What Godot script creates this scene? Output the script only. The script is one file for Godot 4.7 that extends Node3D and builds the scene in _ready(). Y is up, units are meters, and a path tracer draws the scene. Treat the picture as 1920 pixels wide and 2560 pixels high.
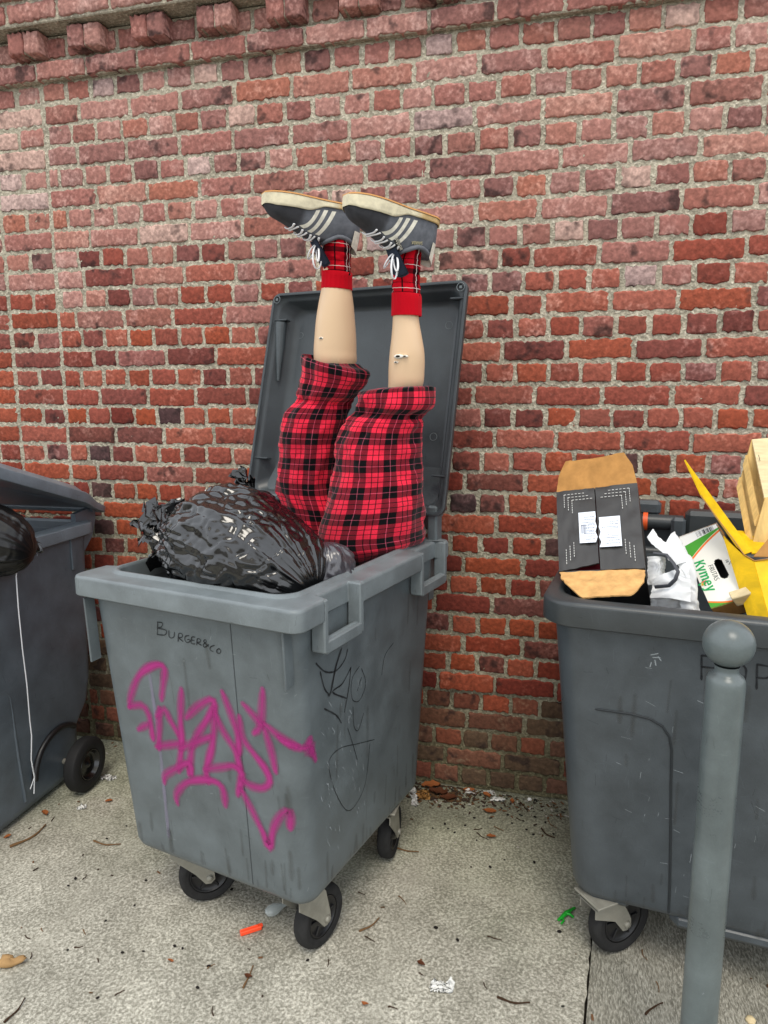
extends Node3D
# A brick wall with three wheeled bins, a pair of mannequin legs sticking out of the middle one.

var rng := RandomNumberGenerator.new()
var M := {}
var names := {}

class MB:
	# collects vertices for one mesh surface
	var v := PackedVector3Array()
	var n := PackedVector3Array()
	var uv := PackedVector2Array()
	var c := PackedColorArray()
	var idx := PackedInt32Array()
	var col := Color.WHITE

	func _add(p: Vector3, nn: Vector3, t := Vector2.ZERO) -> int:
		v.append(p); n.append(nn); uv.append(t); c.append(col)
		return v.size() - 1

	# smooth sheet from rows of points; wrap joins the last column to the first; out: 1 keeps, -1 flips, 0 turns away from the middle
	func grid(P: Array, wrap := false, out := 0, UV: Array = [], C: Array = []) -> void:
		var R := P.size()
		var K: int = P[0].size()
		var base := v.size()
		var nn := PackedVector3Array()
		nn.resize(R * K)
		for i in R - 1:
			for j in (K if wrap else K - 1):
				var j2 := (j + 1) % K
				var a: Vector3 = P[i][j]
				var b: Vector3 = P[i][j2]
				var cc: Vector3 = P[i + 1][j2]
				var d: Vector3 = P[i + 1][j]
				var f := (cc - a).cross(d - b)
				nn[i * K + j] += f; nn[i * K + j2] += f; nn[(i + 1) * K + j] += f; nn[(i + 1) * K + j2] += f
		var s := 1.0
		if out == -1:
			s = -1.0
		elif out == 0:
			var m := Vector3.ZERO
			for i in R:
				for j in K:
					m += P[i][j]
			m /= R * K
			var t := 0.0
			for i in R:
				for j in K:
					t += nn[i * K + j].dot(P[i][j] - m)
			s = 1.0 if t >= 0.0 else -1.0
		var KK := K + 1 if wrap else K
		for i in R:
			for j in KK:
				var jj := j % K
				v.append(P[i][jj])
				n.append((nn[i * K + jj] * s).normalized())
				if UV.size():
					uv.append(UV[i][j])
				else:
					uv.append(Vector2(float(j) / (KK - 1), float(i) / maxf(1.0, R - 1)))
				c.append(C[i][jj] if C.size() else col)
		for i in R - 1:
			for j in KK - 1:
				var a := base + i * KK + j
				var b := a + 1
				var d := a + KK
				var e := d + 1
				if s > 0:
					idx.append_array([a, e, b, a, d, e])
				else:
					idx.append_array([a, b, e, a, e, d])

	# flat convex face, seen from the side that «out» points to
	func poly(pts: Array, out: Vector3) -> void:
		var f := Vector3.ZERO
		for i in range(1, pts.size() - 1):
			f += (pts[i] - pts[0]).cross(pts[i + 1] - pts[0])
		f = f.normalized()
		var rev := f.dot(out) < 0.0
		if rev:
			f = -f
		var base := v.size()
		for i in pts.size():
			_add(pts[i], f, Vector2(pts[i].x, pts[i].y))
		for i in range(1, pts.size() - 1):
			if rev:
				idx.append_array([base, base + i, base + i + 1])
			else:
				idx.append_array([base, base + i + 1, base + i])

	# chamfered box
	func cbox(s: Vector3, b: float, xf := Transform3D()) -> void:
		var h := s * 0.5
		b = minf(b, minf(h.x, minf(h.y, h.z)) * 0.9)
		var B := xf.basis
		for a in 3:
			var u := (a + 1) % 3
			var w := (a + 2) % 3
			for sg in [-1.0, 1.0]:
				var pts := []
				for q in [[-1, -1], [1, -1], [1, 1], [-1, 1]]:
					var p := Vector3.ZERO
					p[a] = sg * h[a]
					p[u] = q[0] * (h[u] - b)
					p[w] = q[1] * (h[w] - b)
					pts.append(xf * p)
				var o := Vector3.ZERO
				o[a] = sg
				poly(pts, B * o)
				if b <= 0.0:
					continue
				for s2 in [-1.0, 1.0]:   # edges between axis a and axis u
					var e := []
					for s3 in [-1.0, 1.0]:
						var p1 := Vector3.ZERO
						p1[a] = sg * h[a]; p1[u] = s2 * (h[u] - b); p1[w] = s3 * (h[w] - b)
						var p2 := Vector3.ZERO
						p2[a] = sg * (h[a] - b); p2[u] = s2 * h[u]; p2[w] = s3 * (h[w] - b)
						if s3 < 0:
							e = [xf * p1, xf * p2]
						else:
							e.append(xf * p2); e.append(xf * p1)
					var o2 := Vector3.ZERO
					o2[a] = sg; o2[u] = s2
					poly(e, B * o2)
		if b > 0.0:
			for sx in [-1.0, 1.0]:
				for sy in [-1.0, 1.0]:
					for sz in [-1.0, 1.0]:
						poly([xf * Vector3(sx * h.x, sy * (h.y - b), sz * (h.z - b)), xf * Vector3(sx * (h.x - b), sy * h.y, sz * (h.z - b)), xf * Vector3(sx * (h.x - b), sy * (h.y - b), sz * h.z)], B * Vector3(sx, sy, sz))

	# round bar along points; r a number or an array
	func tube(path: Array, r, sides := 8, caps := true, squash := 1.0) -> void:
		var P := []
		var K := path.size()
		var up := Vector3.ZERO
		for i in K:
			var t: Vector3 = (path[mini(i + 1, K - 1)] - path[maxi(i - 1, 0)]).normalized()
			if up == Vector3.ZERO:
				up = Vector3.UP if absf(t.y) < 0.9 else Vector3.RIGHT
			up = (up - t * up.dot(t)).normalized()
			var sd := t.cross(up)
			var rr: float = r[i] if r is Array else r
			var row := PackedVector3Array()
			for j in sides:
				var a := TAU * j / sides
				row.append(path[i] + sd * cos(a) * rr + up * sin(a) * rr * squash)
			P.append(row)
		if caps:
			var first := PackedVector3Array()
			var last := PackedVector3Array()
			for j in sides:
				first.append(path[0]); last.append(path[K - 1])
			P.push_front(P[0]); P.push_front(first)
			P.append(P[P.size() - 1]); P.append(last)
		grid(P, true, 0)

	# turned shape: profile of Vector2(radius, height) about y
	func lathe(prof: Array, segs: int, xf := Transform3D(), out := 0) -> void:
		var P := []
		for q in prof:
			var row := PackedVector3Array()
			for j in segs:
				var a := TAU * j / segs
				row.append(xf * Vector3(cos(a) * q.x, q.y, sin(a) * q.x))
			P.append(row)
		grid(P, true, out)

	# flat plate cut to a 2D outline in its own xy plane, thickness along z
	func plate(pts: PackedVector2Array, th: float, xf := Transform3D()) -> void:
		var tri := Geometry2D.triangulate_polygon(pts)
		for s in [-1.0, 1.0]:
			var base := v.size()
			var nn: Vector3 = (xf.basis * Vector3(0, 0, s)).normalized()
			for p in pts:
				_add(xf * Vector3(p.x, p.y, s * th * 0.5), nn, Vector2(p.x, -p.y))
			for k in range(0, tri.size(), 3):
				var a := pts[tri[k]]
				var b := pts[tri[k + 1]]
				var d := pts[tri[k + 2]]
				var ccw := (b - a).cross(d - a) > 0.0
				if ccw == (s > 0):
					idx.append_array([base + tri[k], base + tri[k + 2], base + tri[k + 1]])
				else:
					idx.append_array([base + tri[k], base + tri[k + 1], base + tri[k + 2]])
		var area := 0.0
		for i in pts.size():
			area += pts[i].cross(pts[(i + 1) % pts.size()])
		for i in pts.size():
			var a := pts[i]
			var b := pts[(i + 1) % pts.size()]
			var o := Vector2(b.y - a.y, a.x - b.x) * signf(area)
			poly([xf * Vector3(a.x, a.y, -th * 0.5), xf * Vector3(b.x, b.y, -th * 0.5), xf * Vector3(b.x, b.y, th * 0.5), xf * Vector3(a.x, a.y, th * 0.5)], xf.basis * Vector3(o.x, o.y, 0))

	func join(o: MB, xf: Transform3D) -> void:
		var base := v.size()
		for i in o.v.size():
			v.append(xf * o.v[i]); n.append((xf.basis * o.n[i]).normalized()); uv.append(o.uv[i]); c.append(o.c[i])
		for i in o.idx:
			idx.append(base + i)

	func arrays() -> Array:
		var a := []
		a.resize(Mesh.ARRAY_MAX)
		a[Mesh.ARRAY_VERTEX] = v; a[Mesh.ARRAY_NORMAL] = n; a[Mesh.ARRAY_TEX_UV] = uv; a[Mesh.ARRAY_COLOR] = c; a[Mesh.ARRAY_INDEX] = idx
		return a

	func mesh() -> ArrayMesh:
		var m := ArrayMesh.new()
		m.add_surface_from_arrays(Mesh.PRIMITIVE_TRIANGLES, arrays())
		return m


func nm(called: String) -> String:
	var k: int = names.get(called, -1) + 1
	names[called] = k
	return called if k == 0 else "%s_%03d" % [called, k]

func part(called: String, mb, mat: Material, parent: Node3D, label := "") -> MeshInstance3D:
	var o := MeshInstance3D.new()
	o.name = called
	o.mesh = mb if mb is Mesh else mb.mesh()
	o.material_override = mat
	if label:
		o.set_meta("label", label)
	parent.add_child(o, true)
	return o

func thing(called: String, label: String, category: String, at := Vector3.ZERO, turn := 0.0, group := "") -> Node3D:
	var o := Node3D.new()
	o.name = nm(called)
	add_child(o)
	o.position = at
	o.rotation.y = turn
	o.set_meta("label", label)
	o.set_meta("category", category)
	if group:
		o.set_meta("group", group)
	return o

func single(called: String, mb, mat: Material, label: String, category: String, at := Vector3.ZERO, group := "") -> MeshInstance3D:
	var o := MeshInstance3D.new()
	o.name = nm(called)
	o.mesh = mb if mb is Mesh else mb.mesh()
	o.material_override = mat
	o.position = at
	add_child(o)
	o.set_meta("label", label)
	o.set_meta("category", category)
	if group:
		o.set_meta("group", group)
	return o

func struct(called: String, mb, mat: Material, parent: Node3D = self) -> MeshInstance3D:
	var o := MeshInstance3D.new()
	o.name = called
	o.mesh = mb if mb is Mesh else mb.mesh()
	o.material_override = mat
	o.set_meta("kind", "structure")
	parent.add_child(o, true)
	return o

func rgb(r: float, g: float, b: float, a := 1.0) -> Color:
	return Color(r / 255.0, g / 255.0, b / 255.0, a)

func mat(c: Color, rough := 0.6, spec := 0.5, metal := 0.0) -> StandardMaterial3D:
	var m := StandardMaterial3D.new()
	m.albedo_color = c
	m.roughness = rough
	m.metallic_specular = spec
	m.metallic = metal
	return m

func noise(kind: int, freq: float, octaves: int, sd: int, gain := 0.5) -> FastNoiseLite:
	var f := FastNoiseLite.new()
	f.noise_type = kind
	f.frequency = freq
	f.seed = sd
	f.fractal_type = FastNoiseLite.FRACTAL_FBM if octaves > 1 else FastNoiseLite.FRACTAL_NONE
	f.fractal_octaves = octaves
	f.fractal_gain = gain
	return f

func nimg(size: int, f: FastNoiseLite) -> PackedByteArray:
	var im := f.get_seamless_image(size, size, false, false, 0.15, true)
	im.convert(Image.FORMAT_L8)
	return im.get_data()

func tex_rgb(size: int, d: PackedByteArray) -> ImageTexture:
	return ImageTexture.create_from_image(Image.create_from_data(size, size, false, Image.FORMAT_RGB8, d))

func tex_l(size: int, d: PackedByteArray) -> ImageTexture:
	return ImageTexture.create_from_image(Image.create_from_data(size, size, false, Image.FORMAT_L8, d))

func tri(m: StandardMaterial3D, s: float, world := true) -> StandardMaterial3D:
	m.uv1_triplanar = true
	m.uv1_world_triplanar = world
	m.uv1_scale = Vector3(s, s, s)
	m.uv1_triplanar_sharpness = 4.0
	return m

func relief(m: StandardMaterial3D, t: Texture2D, cm: float) -> StandardMaterial3D:
	m.heightmap_enabled = true
	m.heightmap_texture = t
	m.heightmap_scale = cm
	return m

func sstep(a: float, b: float, x: float) -> float:
	var t := clampf((x - a) / (b - a), 0.0, 1.0)
	return t * t * (3.0 - 2.0 * t)

# points round a rounded rectangle, starting at the middle of the front (+z) side and going by the right (+x)
func ring(hx: float, hz: float, r: float, nx := 8, nz := 8, nc := 5) -> PackedVector2Array:
	var q := PackedVector2Array()
	r = minf(r, minf(hx, hz) * 0.98)
	var cs := [Vector2(hx - r, hz - r), Vector2(hx - r, -hz + r), Vector2(-hx + r, -hz + r), Vector2(-hx + r, hz - r)]
	for k in 4:
		var c: Vector2 = cs[k]
		var prev: Vector2 = cs[(k + 3) % 4]
		var a0 := PI * 0.5 - k * PI * 0.5       # direction of the side before this corner
		var off := Vector2(cos(a0), sin(a0)) * r
		var cnt := nx if k % 2 == 0 else nz
		for i in range(0 if k else cnt / 2, cnt):
			q.append((prev + off).lerp(c + off, float(i) / cnt))
		for i in nc:
			var a := a0 - PI * 0.5 * i / nc
			q.append(c + Vector2(cos(a), sin(a)) * r)
	# the left half of the front side
	for i in cnt_front(nx):
		q.append((Vector2(-hx + r, hz)).lerp(Vector2(hx - r, hz), float(i) / nx))
	return q

func cnt_front(nx: int) -> int:
	return nx / 2

# the same points drawn in to a smaller rounded rectangle
func inset(q: PackedVector2Array, hx: float, hz: float, r: float) -> PackedVector2Array:
	var o := PackedVector2Array()
	for p in q:
		var c := Vector2(clampf(p.x, -hx, hx), clampf(p.y, -hz, hz))
		var k := Vector2(clampf(p.x, -hx + r, hx - r), clampf(p.y, -hz + r, hz - r))
		var d := p - k
		if absf(p.x) > hx - r and absf(p.y) > hz - r:
			c = k + d.normalized() * r
		o.append(c)
	return o

func lift(q: PackedVector2Array, y: float, cx := 0.0, cz := 0.0) -> PackedVector3Array:
	var row := PackedVector3Array()
	for p in q:
		row.append(Vector3(p.x + cx, y, p.y + cz))
	return row

func spot(p: Vector3, n: int) -> PackedVector3Array:
	var row := PackedVector3Array()
	for i in n:
		row.append(p)
	return row

func _ready() -> void:
	rng.seed = 20240611
	# camera
	var cam := Camera3D.new()
	cam.name = "camera"
	add_child(cam)
	cam.transform = Transform3D(Basis(Vector3(0.96910, -0.00426, -0.24663), Vector3(-0.03669, 0.98624, -0.16122), Vector3(0.24392, 0.16529, 0.95561)).orthonormalized(), Vector3(0, 1.58, 2.65))
	cam.fov = 71.593
	cam.near = 0.05
	cam.far = 500.0
	cam.current = true
	# overcast sky
	var sm := ProceduralSkyMaterial.new()
	sm.sky_top_color = rgb(232, 238, 246)
	sm.sky_horizon_color = rgb(214, 218, 222)
	sm.sky_curve = 0.25
	sm.ground_bottom_color = rgb(96, 92, 86)
	sm.ground_horizon_color = rgb(150, 148, 144)
	sm.sun_angle_max = 60.0
	var sky := Sky.new()
	sky.sky_material = sm
	var env := Environment.new()
	env.background_mode = Environment.BG_SKY
	env.sky = sky
	env.tonemap_mode = Environment.TONE_MAPPER_LINEAR
	env.tonemap_exposure = 2.15
	env.sdfgi_enabled = true
	env.ssao_enabled = true
	env.ssil_enabled = true
	var we := WorldEnvironment.new()
	we.name = "environment"
	we.environment = env
	add_child(we)
	var sun := DirectionalLight3D.new()
	sun.name = "sun"
	sun.light_energy = 0.3
	sun.light_color = rgb(255, 248, 236)
	sun.light_angular_distance = 25.0
	sun.shadow_enabled = true
	sun.rotation_degrees = Vector3(-58, 12, 0)
	add_child(sun)
	make_materials()
	build_ground()
	build_wall()
	build_objects()

func brick_texture(size: int, base: Color, dark: Color, pale: Color, wp: float, wd: float, N: Array, sh: int) -> ImageTexture:
	var d := PackedByteArray()
	d.resize(size * size * 3)
	var n1: PackedByteArray = N[0]
	var n2: PackedByteArray = N[1]
	var n3: PackedByteArray = N[2]
	var n4: PackedByteArray = N[3]
	var tot := size * size
	for i in tot:
		var a := n1[(i + sh * 7919) % tot] / 255.0
		var b := n1[(i * 1 + sh * 4211 + 31337) % tot] / 255.0
		var g := n2[i] / 255.0
		var k := n3[(i + sh * 1777) % tot] / 255.0
		var f := n4[i] / 255.0
		var p := clampf((a - 1.0 + wp + (g - 0.5) * 0.55) * 2.4, 0.0, 1.0) * (0.35 + 0.65 * f)
		var q := clampf((b - 1.0 + wd + (k - 0.5) * 0.5) * 4.0, 0.0, 1.0)
		var c := base.lerp(pale, p).lerp(dark, q * 0.85)
		var s := 0.90 + 0.34 * g + 0.12 * (f - 0.5)
		d[i * 3] = clampi(int(c.r * s * 255.0), 0, 255)
		d[i * 3 + 1] = clampi(int(c.g * s * 255.0), 0, 255)
		d[i * 3 + 2] = clampi(int(c.b * s * 255.0), 0, 255)
	return tex_rgb(size, d)

func make_materials() -> void:
	var S := 256
	var N := [nimg(S, noise(FastNoiseLite.TYPE_SIMPLEX_SMOOTH, 0.014, 4, 3, 0.55)), nimg(S, noise(FastNoiseLite.TYPE_SIMPLEX, 0.09, 4, 8, 0.6)), nimg(S, noise(FastNoiseLite.TYPE_SIMPLEX, 0.04, 3, 21)), nimg(S, noise(FastNoiseLite.TYPE_VALUE, 0.45, 2, 5))]
	# relief of a hand-made brick face: drag creases and pits
	var rd := noise(FastNoiseLite.TYPE_SIMPLEX, 0.03, 4, 17, 0.6)
	rd.fractal_type = FastNoiseLite.FRACTAL_RIDGED
	rd.domain_warp_enabled = true
	rd.domain_warp_amplitude = 18.0
	rd.domain_warp_frequency = 0.02
	var r1 := nimg(S, rd)
	var hb := PackedByteArray()
	hb.resize(S * S)
	for i in S * S:
		hb[i] = clampi(int(r1[i] * 0.70 + N[1][i] * 0.25 + N[3][i] * 0.05), 0, 255)
	M.brick_relief = tex_l(S, hb)
	var pal := [
		# weathered top: pink, chalky, with a veil of haze painted into the colour
		[[164, 118, 109, 0.48, 0.20], [156, 107, 99, 0.44, 0.24], [170, 127, 118, 0.56, 0.18], [146, 104, 98, 0.46, 0.40], [164, 110, 96, 0.42, 0.20], [178, 154, 148, 0.72, 0.30]],
		# middle
		[[152, 87, 73, 0.36, 0.18], [143, 78, 66, 0.30, 0.22], [158, 95, 81, 0.42, 0.16], [128, 74, 67, 0.28, 0.36], [154, 82, 62, 0.28, 0.18], [142, 92, 86, 0.48, 0.32]],
		# low: strong orange and burnt
		[[150, 75, 51, 0.24, 0.16], [139, 67, 51, 0.22, 0.22], [154, 82, 62, 0.32, 0.16], [122, 59, 50, 0.20, 0.28], [88, 66, 66, 0.32, 0.42], [116, 72, 66, 0.42, 0.36]],
		# damp foot of the wall
		[[122, 84, 68, 0.25, 0.36], [110, 80, 66, 0.22, 0.38], [130, 80, 64, 0.25, 0.32], [98, 80, 64, 0.22, 0.42]],
	]
	M.brick = []
	for g in pal.size():
		var row := []
		for k in pal[g].size():
			var e: Array = pal[g][k]
			var base := rgb(e[0], e[1], e[2])
			var pale := base.lerp(rgb(222, 196, 188), 0.50 if g < 2 else 0.36)
			if g == 3:
				pale = rgb(132, 124, 102)
			var dark := base.lerp(rgb(46, 38, 38), 0.68)
			var m := tri(mat(Color.WHITE, 0.93, 0.3), 1.0 / 0.62)
			m.albedo_texture = brick_texture(S, base, dark, pale, e[3], e[4], N, g * 7 + k)
			m.vertex_color_use_as_albedo = true
			relief(m, M.brick_relief, 0.30)
			row.append(m)
		var n0 := row.size()
		for k in n0:
			for q in [Color(0.90, 0.89, 0.90), Color(1.0, 0.97, 0.94)]:
				var v: StandardMaterial3D = row[k].duplicate()
				v.albedo_color = q
				row.append(v)
		M.brick.append(row)
	# mortar: sandy lime
	var d := PackedByteArray()
	d.resize(S * S * 3)
	var hm := PackedByteArray()
	hm.resize(S * S)
	for i in S * S:
		var a: float = N[0][i] / 255.0
		var g2: float = N[1][i] / 255.0
		var f: float = N[3][i] / 255.0
		var c := rgb(194, 186, 166).lerp(rgb(156, 149, 132), clampf(a * 1.3 - 0.25, 0, 1)).lerp(rgb(216, 208, 192), clampf((g2 - 0.62) * 3.0, 0, 1))
		var s := 0.80 + 0.24 * g2 + 0.16 * (f - 0.5)
		d[i * 3] = clampi(int(c.r * s * 255.0), 0, 255)
		d[i * 3 + 1] = clampi(int(c.g * s * 255.0), 0, 255)
		d[i * 3 + 2] = clampi(int(c.b * s * 255.0), 0, 255)
		hm[i] = clampi(int(N[1][i] * 0.6 + N[3][i] * 0.4), 0, 255)
	M.mortar = tri(mat(Color.WHITE, 0.95, 0.2), 1.0 / 0.5)
	M.mortar.albedo_texture = tex_rgb(S, d)
	M.mortar.vertex_color_use_as_albedo = true
	relief(M.mortar, tex_l(S, hm), 0.7)
	# concrete with exposed aggregate
	var C := 1024
	var cell := noise(FastNoiseLite.TYPE_CELLULAR, 0.105, 1, 12)
	cell.cellular_return_type = FastNoiseLite.RETURN_DISTANCE
	cell.domain_warp_enabled = true
	cell.domain_warp_amplitude = 14.0
	cell.domain_warp_frequency = 0.05
	var cv := noise(FastNoiseLite.TYPE_CELLULAR, 0.085, 1, 33)
	cv.cellular_return_type = FastNoiseLite.RETURN_CELL_VALUE
	cv.domain_warp_enabled = true
	cv.domain_warp_amplitude = 20.0
	cv.domain_warp_frequency = 0.06
	var k1 := nimg(C, cell)
	var k2 := nimg(C, noise(FastNoiseLite.TYPE_SIMPLEX, 0.070, 5, 44, 0.72))
	var k3 := nimg(C, noise(FastNoiseLite.TYPE_SIMPLEX_SMOOTH, 0.006, 3, 55))
	var k4 := nimg(C, cv)
	var cd := PackedByteArray()
	cd.resize(C * C * 3)
	var ch := PackedByteArray()
	ch.resize(C * C)
	for i in C * C:
		var a := k1[i] / 255.0
		var g := k2[i] / 255.0
		var l := k3[i] / 255.0
		var w := k4[i] / 255.0
		var t := clampf((g - 0.28) * 1.5 + (a - 0.45) * -0.4 + (l - 0.5) * 0.35, 0.0, 1.0)
		t = t * 0.78 + w * 0.22
		ch[i] = clampi(int((g * 0.7 + (1.0 - a) * 0.3) * 255.0), 0, 255)
		cd[i * 3] = int(lerpf(124.0, 228.0, t))
		cd[i * 3 + 1] = int(lerpf(121.0, 224.0, t))
		cd[i * 3 + 2] = int(lerpf(109.0, 210.0, t))
	var ct := tex_rgb(C, cd)
	var cht := tex_l(C, ch)
	M.concrete = tri(mat(Color.WHITE, 0.92, 0.3), 1.0 / 1.0)
	M.concrete.albedo_texture = ct
	M.concrete.vertex_color_use_as_albedo = true
	relief(M.concrete, cht, 0.28)
	# brushed slab: the same mix drawn out along the broom strokes
	M.brushed = tri(mat(Color.WHITE, 0.92, 0.3), 1.0)
	M.brushed.uv1_scale = Vector3(1.9, 1.2, 0.5)
	M.brushed.albedo_texture = ct
	M.brushed.vertex_color_use_as_albedo = true
	relief(M.brushed, cht, 0.6)
	M.soil = mat(rgb(42, 38, 32), 0.95, 0.2)
	M.far_ground = tri(mat(rgb(120, 116, 108), 0.95, 0.2), 0.5)
	# bin plastic: greyed and scuffed
	var pn := nimg(512, noise(FastNoiseLite.TYPE_SIMPLEX_SMOOTH, 0.008, 5, 71, 0.6))
	var pg := nimg(512, noise(FastNoiseLite.TYPE_SIMPLEX, 0.2, 3, 72, 0.6))
	var pd := PackedByteArray()
	pd.resize(512 * 512 * 3)
	var pr := PackedByteArray()
	pr.resize(512 * 512)
	for i in 512 * 512:
		var a := pn[i] / 255.0
		var g := pg[i] / 255.0
		var s := 0.84 + 0.20 * a + 0.05 * (g - 0.5)
		pd[i * 3] = clampi(int(s * 244), 0, 255)
		pd[i * 3 + 1] = clampi(int(s * 243), 0, 255)
		pd[i * 3 + 2] = clampi(int(s * 240), 0, 255)
		pr[i] = clampi(int(150 + 70 * a + 30 * (g - 0.5)), 0, 255)
	M.plastic_tex = tex_rgb(512, pd)
	var sr := RandomNumberGenerator.new()
	sr.seed = 99
	for k in 340:
		var x := sr.randf() * 512.0
		var y := sr.randf() * 512.0
		var a := sr.randf_range(-0.5, 0.5) if sr.randf() < 0.4 else sr.randf_range(1.2, 1.9)
		var l := sr.randf_range(1, 26) if sr.randf() < 0.6 else 1.0
		var up := sr.randf_range(8, 34) if sr.randf() < 0.75 else -sr.randf_range(20, 60)
		for i in int(l) + 1:
			var q := (posmod(int(y + sin(a) * i), 512) * 512 + posmod(int(x + cos(a) * i), 512)) * 3
			for c in 3:
				pd[q + c] = clampi(pd[q + c] + int(up), 0, 255)
	M.scratched_tex = tex_rgb(512, pd)
	M.plastic_rough = tex_l(512, pr)
	M.grain = tex_l(512, pg)
	M.plastic = plastic(rgb(101, 110, 115), 0.6)
	M.plastic_rim = plastic(rgb(120, 129, 134), 0.62)
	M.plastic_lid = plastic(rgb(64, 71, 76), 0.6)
	M.plastic_left = plastic(rgb(97, 108, 119), 0.5)
	M.plastic_right = plastic(rgb(76, 83, 89), 0.55)
	M.plastic_right_rim = plastic(rgb(64, 69, 72), 0.5)
	M.bollard = plastic(rgb(102, 112, 114), 0.45)
	M.rubber = tri(mat(rgb(50, 50, 51), 0.85, 0.3), 6.0, false)
	M.rubber.albedo_texture = M.plastic_tex
	M.black_plastic = mat(rgb(26, 26, 28), 0.4, 0.5)
	M.steel = tri(mat(rgb(168, 166, 156), 0.55, 0.5, 0.35), 3.0, false)
	M.steel.albedo_texture = M.plastic_tex
	relief(M.steel, M.grain, 0.05)

func plastic(c: Color, rough: float) -> StandardMaterial3D:
	var m := tri(mat(c, rough, 0.5), 1.4, false)
	m.albedo_texture = M.scratched_tex
	m.roughness_texture = M.plastic_rough
	relief(m, M.grain, 0.02)
	return m

func build_ground() -> void:
	var g := MB.new()
	g.poly([Vector3(-150, -0.03, -150), Vector3(150, -0.03, -150), Vector3(150, -0.03, 150), Vector3(-150, -0.03, 150)], Vector3.UP)
	struct("ground", g, M.far_ground)
	var pave := Node3D.new()
	pave.name = "pavement"
	pave.set_meta("kind", "structure")
	add_child(pave)
	var bed := MB.new()
	bed.poly([Vector3(-6, -0.022, -0.3), Vector3(6, -0.022, -0.3), Vector3(6, -0.022, 6), Vector3(-6, -0.022, 6)], Vector3.UP)
	struct("joint_soil", bed, M.soil, pave)
	var nz := noise(FastNoiseLite.TYPE_SIMPLEX, 9.0, 3, 4)
	var ns := noise(FastNoiseLite.TYPE_SIMPLEX_SMOOTH, 1.7, 4, 9)
	var nb := noise(FastNoiseLite.TYPE_SIMPLEX, 14.0, 2, 19)
	for side in 2:
		var P := []
		var C := []
		for i in 150:
			var z := -0.02 + pow(i / 149.0, 1.3) * 5.5
			var seam := 0.129 - 0.085 * (z - 0.694)
			var row := PackedVector3Array()
			var cr := PackedColorArray()
			for j in 121:
				var t := j / 120.0
				var x: float
				if side == 0:
					x = seam - 0.0025 - pow(t, 1.25) * 4.5
					x += 0.0035 * nb.get_noise_2d(z * 3.0, 5.0) * (1.0 if j == 0 else 0.0)
				else:
					x = seam + 0.0025 + pow(t, 1.25) * 4.0
				var y := 0.0018 * nz.get_noise_2d(x, z)
				if j == 0:
					y -= 0.006
				if i == 0:
					y = -0.022
				row.append(Vector3(x, y, z))
				# grime along the foot of the wall and in blotches
				var s := ns.get_noise_2d(x, z)
				var k := 0.93 + 0.16 * s
				var green := 0.0
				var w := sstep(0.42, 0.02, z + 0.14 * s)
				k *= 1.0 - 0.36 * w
				green = 0.10 * sstep(0.85, 0.2, z + 0.3 * s)
				if side == 1:
					k *= 0.84
				cr.append(Color(k * (1.0 - green * 0.6), k, k * (1.0 - green)))
			P.append(row)
			C.append(cr)
		var mb := MB.new()
		mb.grid(P, false, 1 if side == 0 else -1, [], C)
		if mb.n[200].y < 0:
			mb = MB.new()
			mb.grid(P, false, -1 if side == 0 else 1, [], C)
		struct("concrete_slab", mb, M.concrete if side == 0 else M.brushed, pave)

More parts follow.
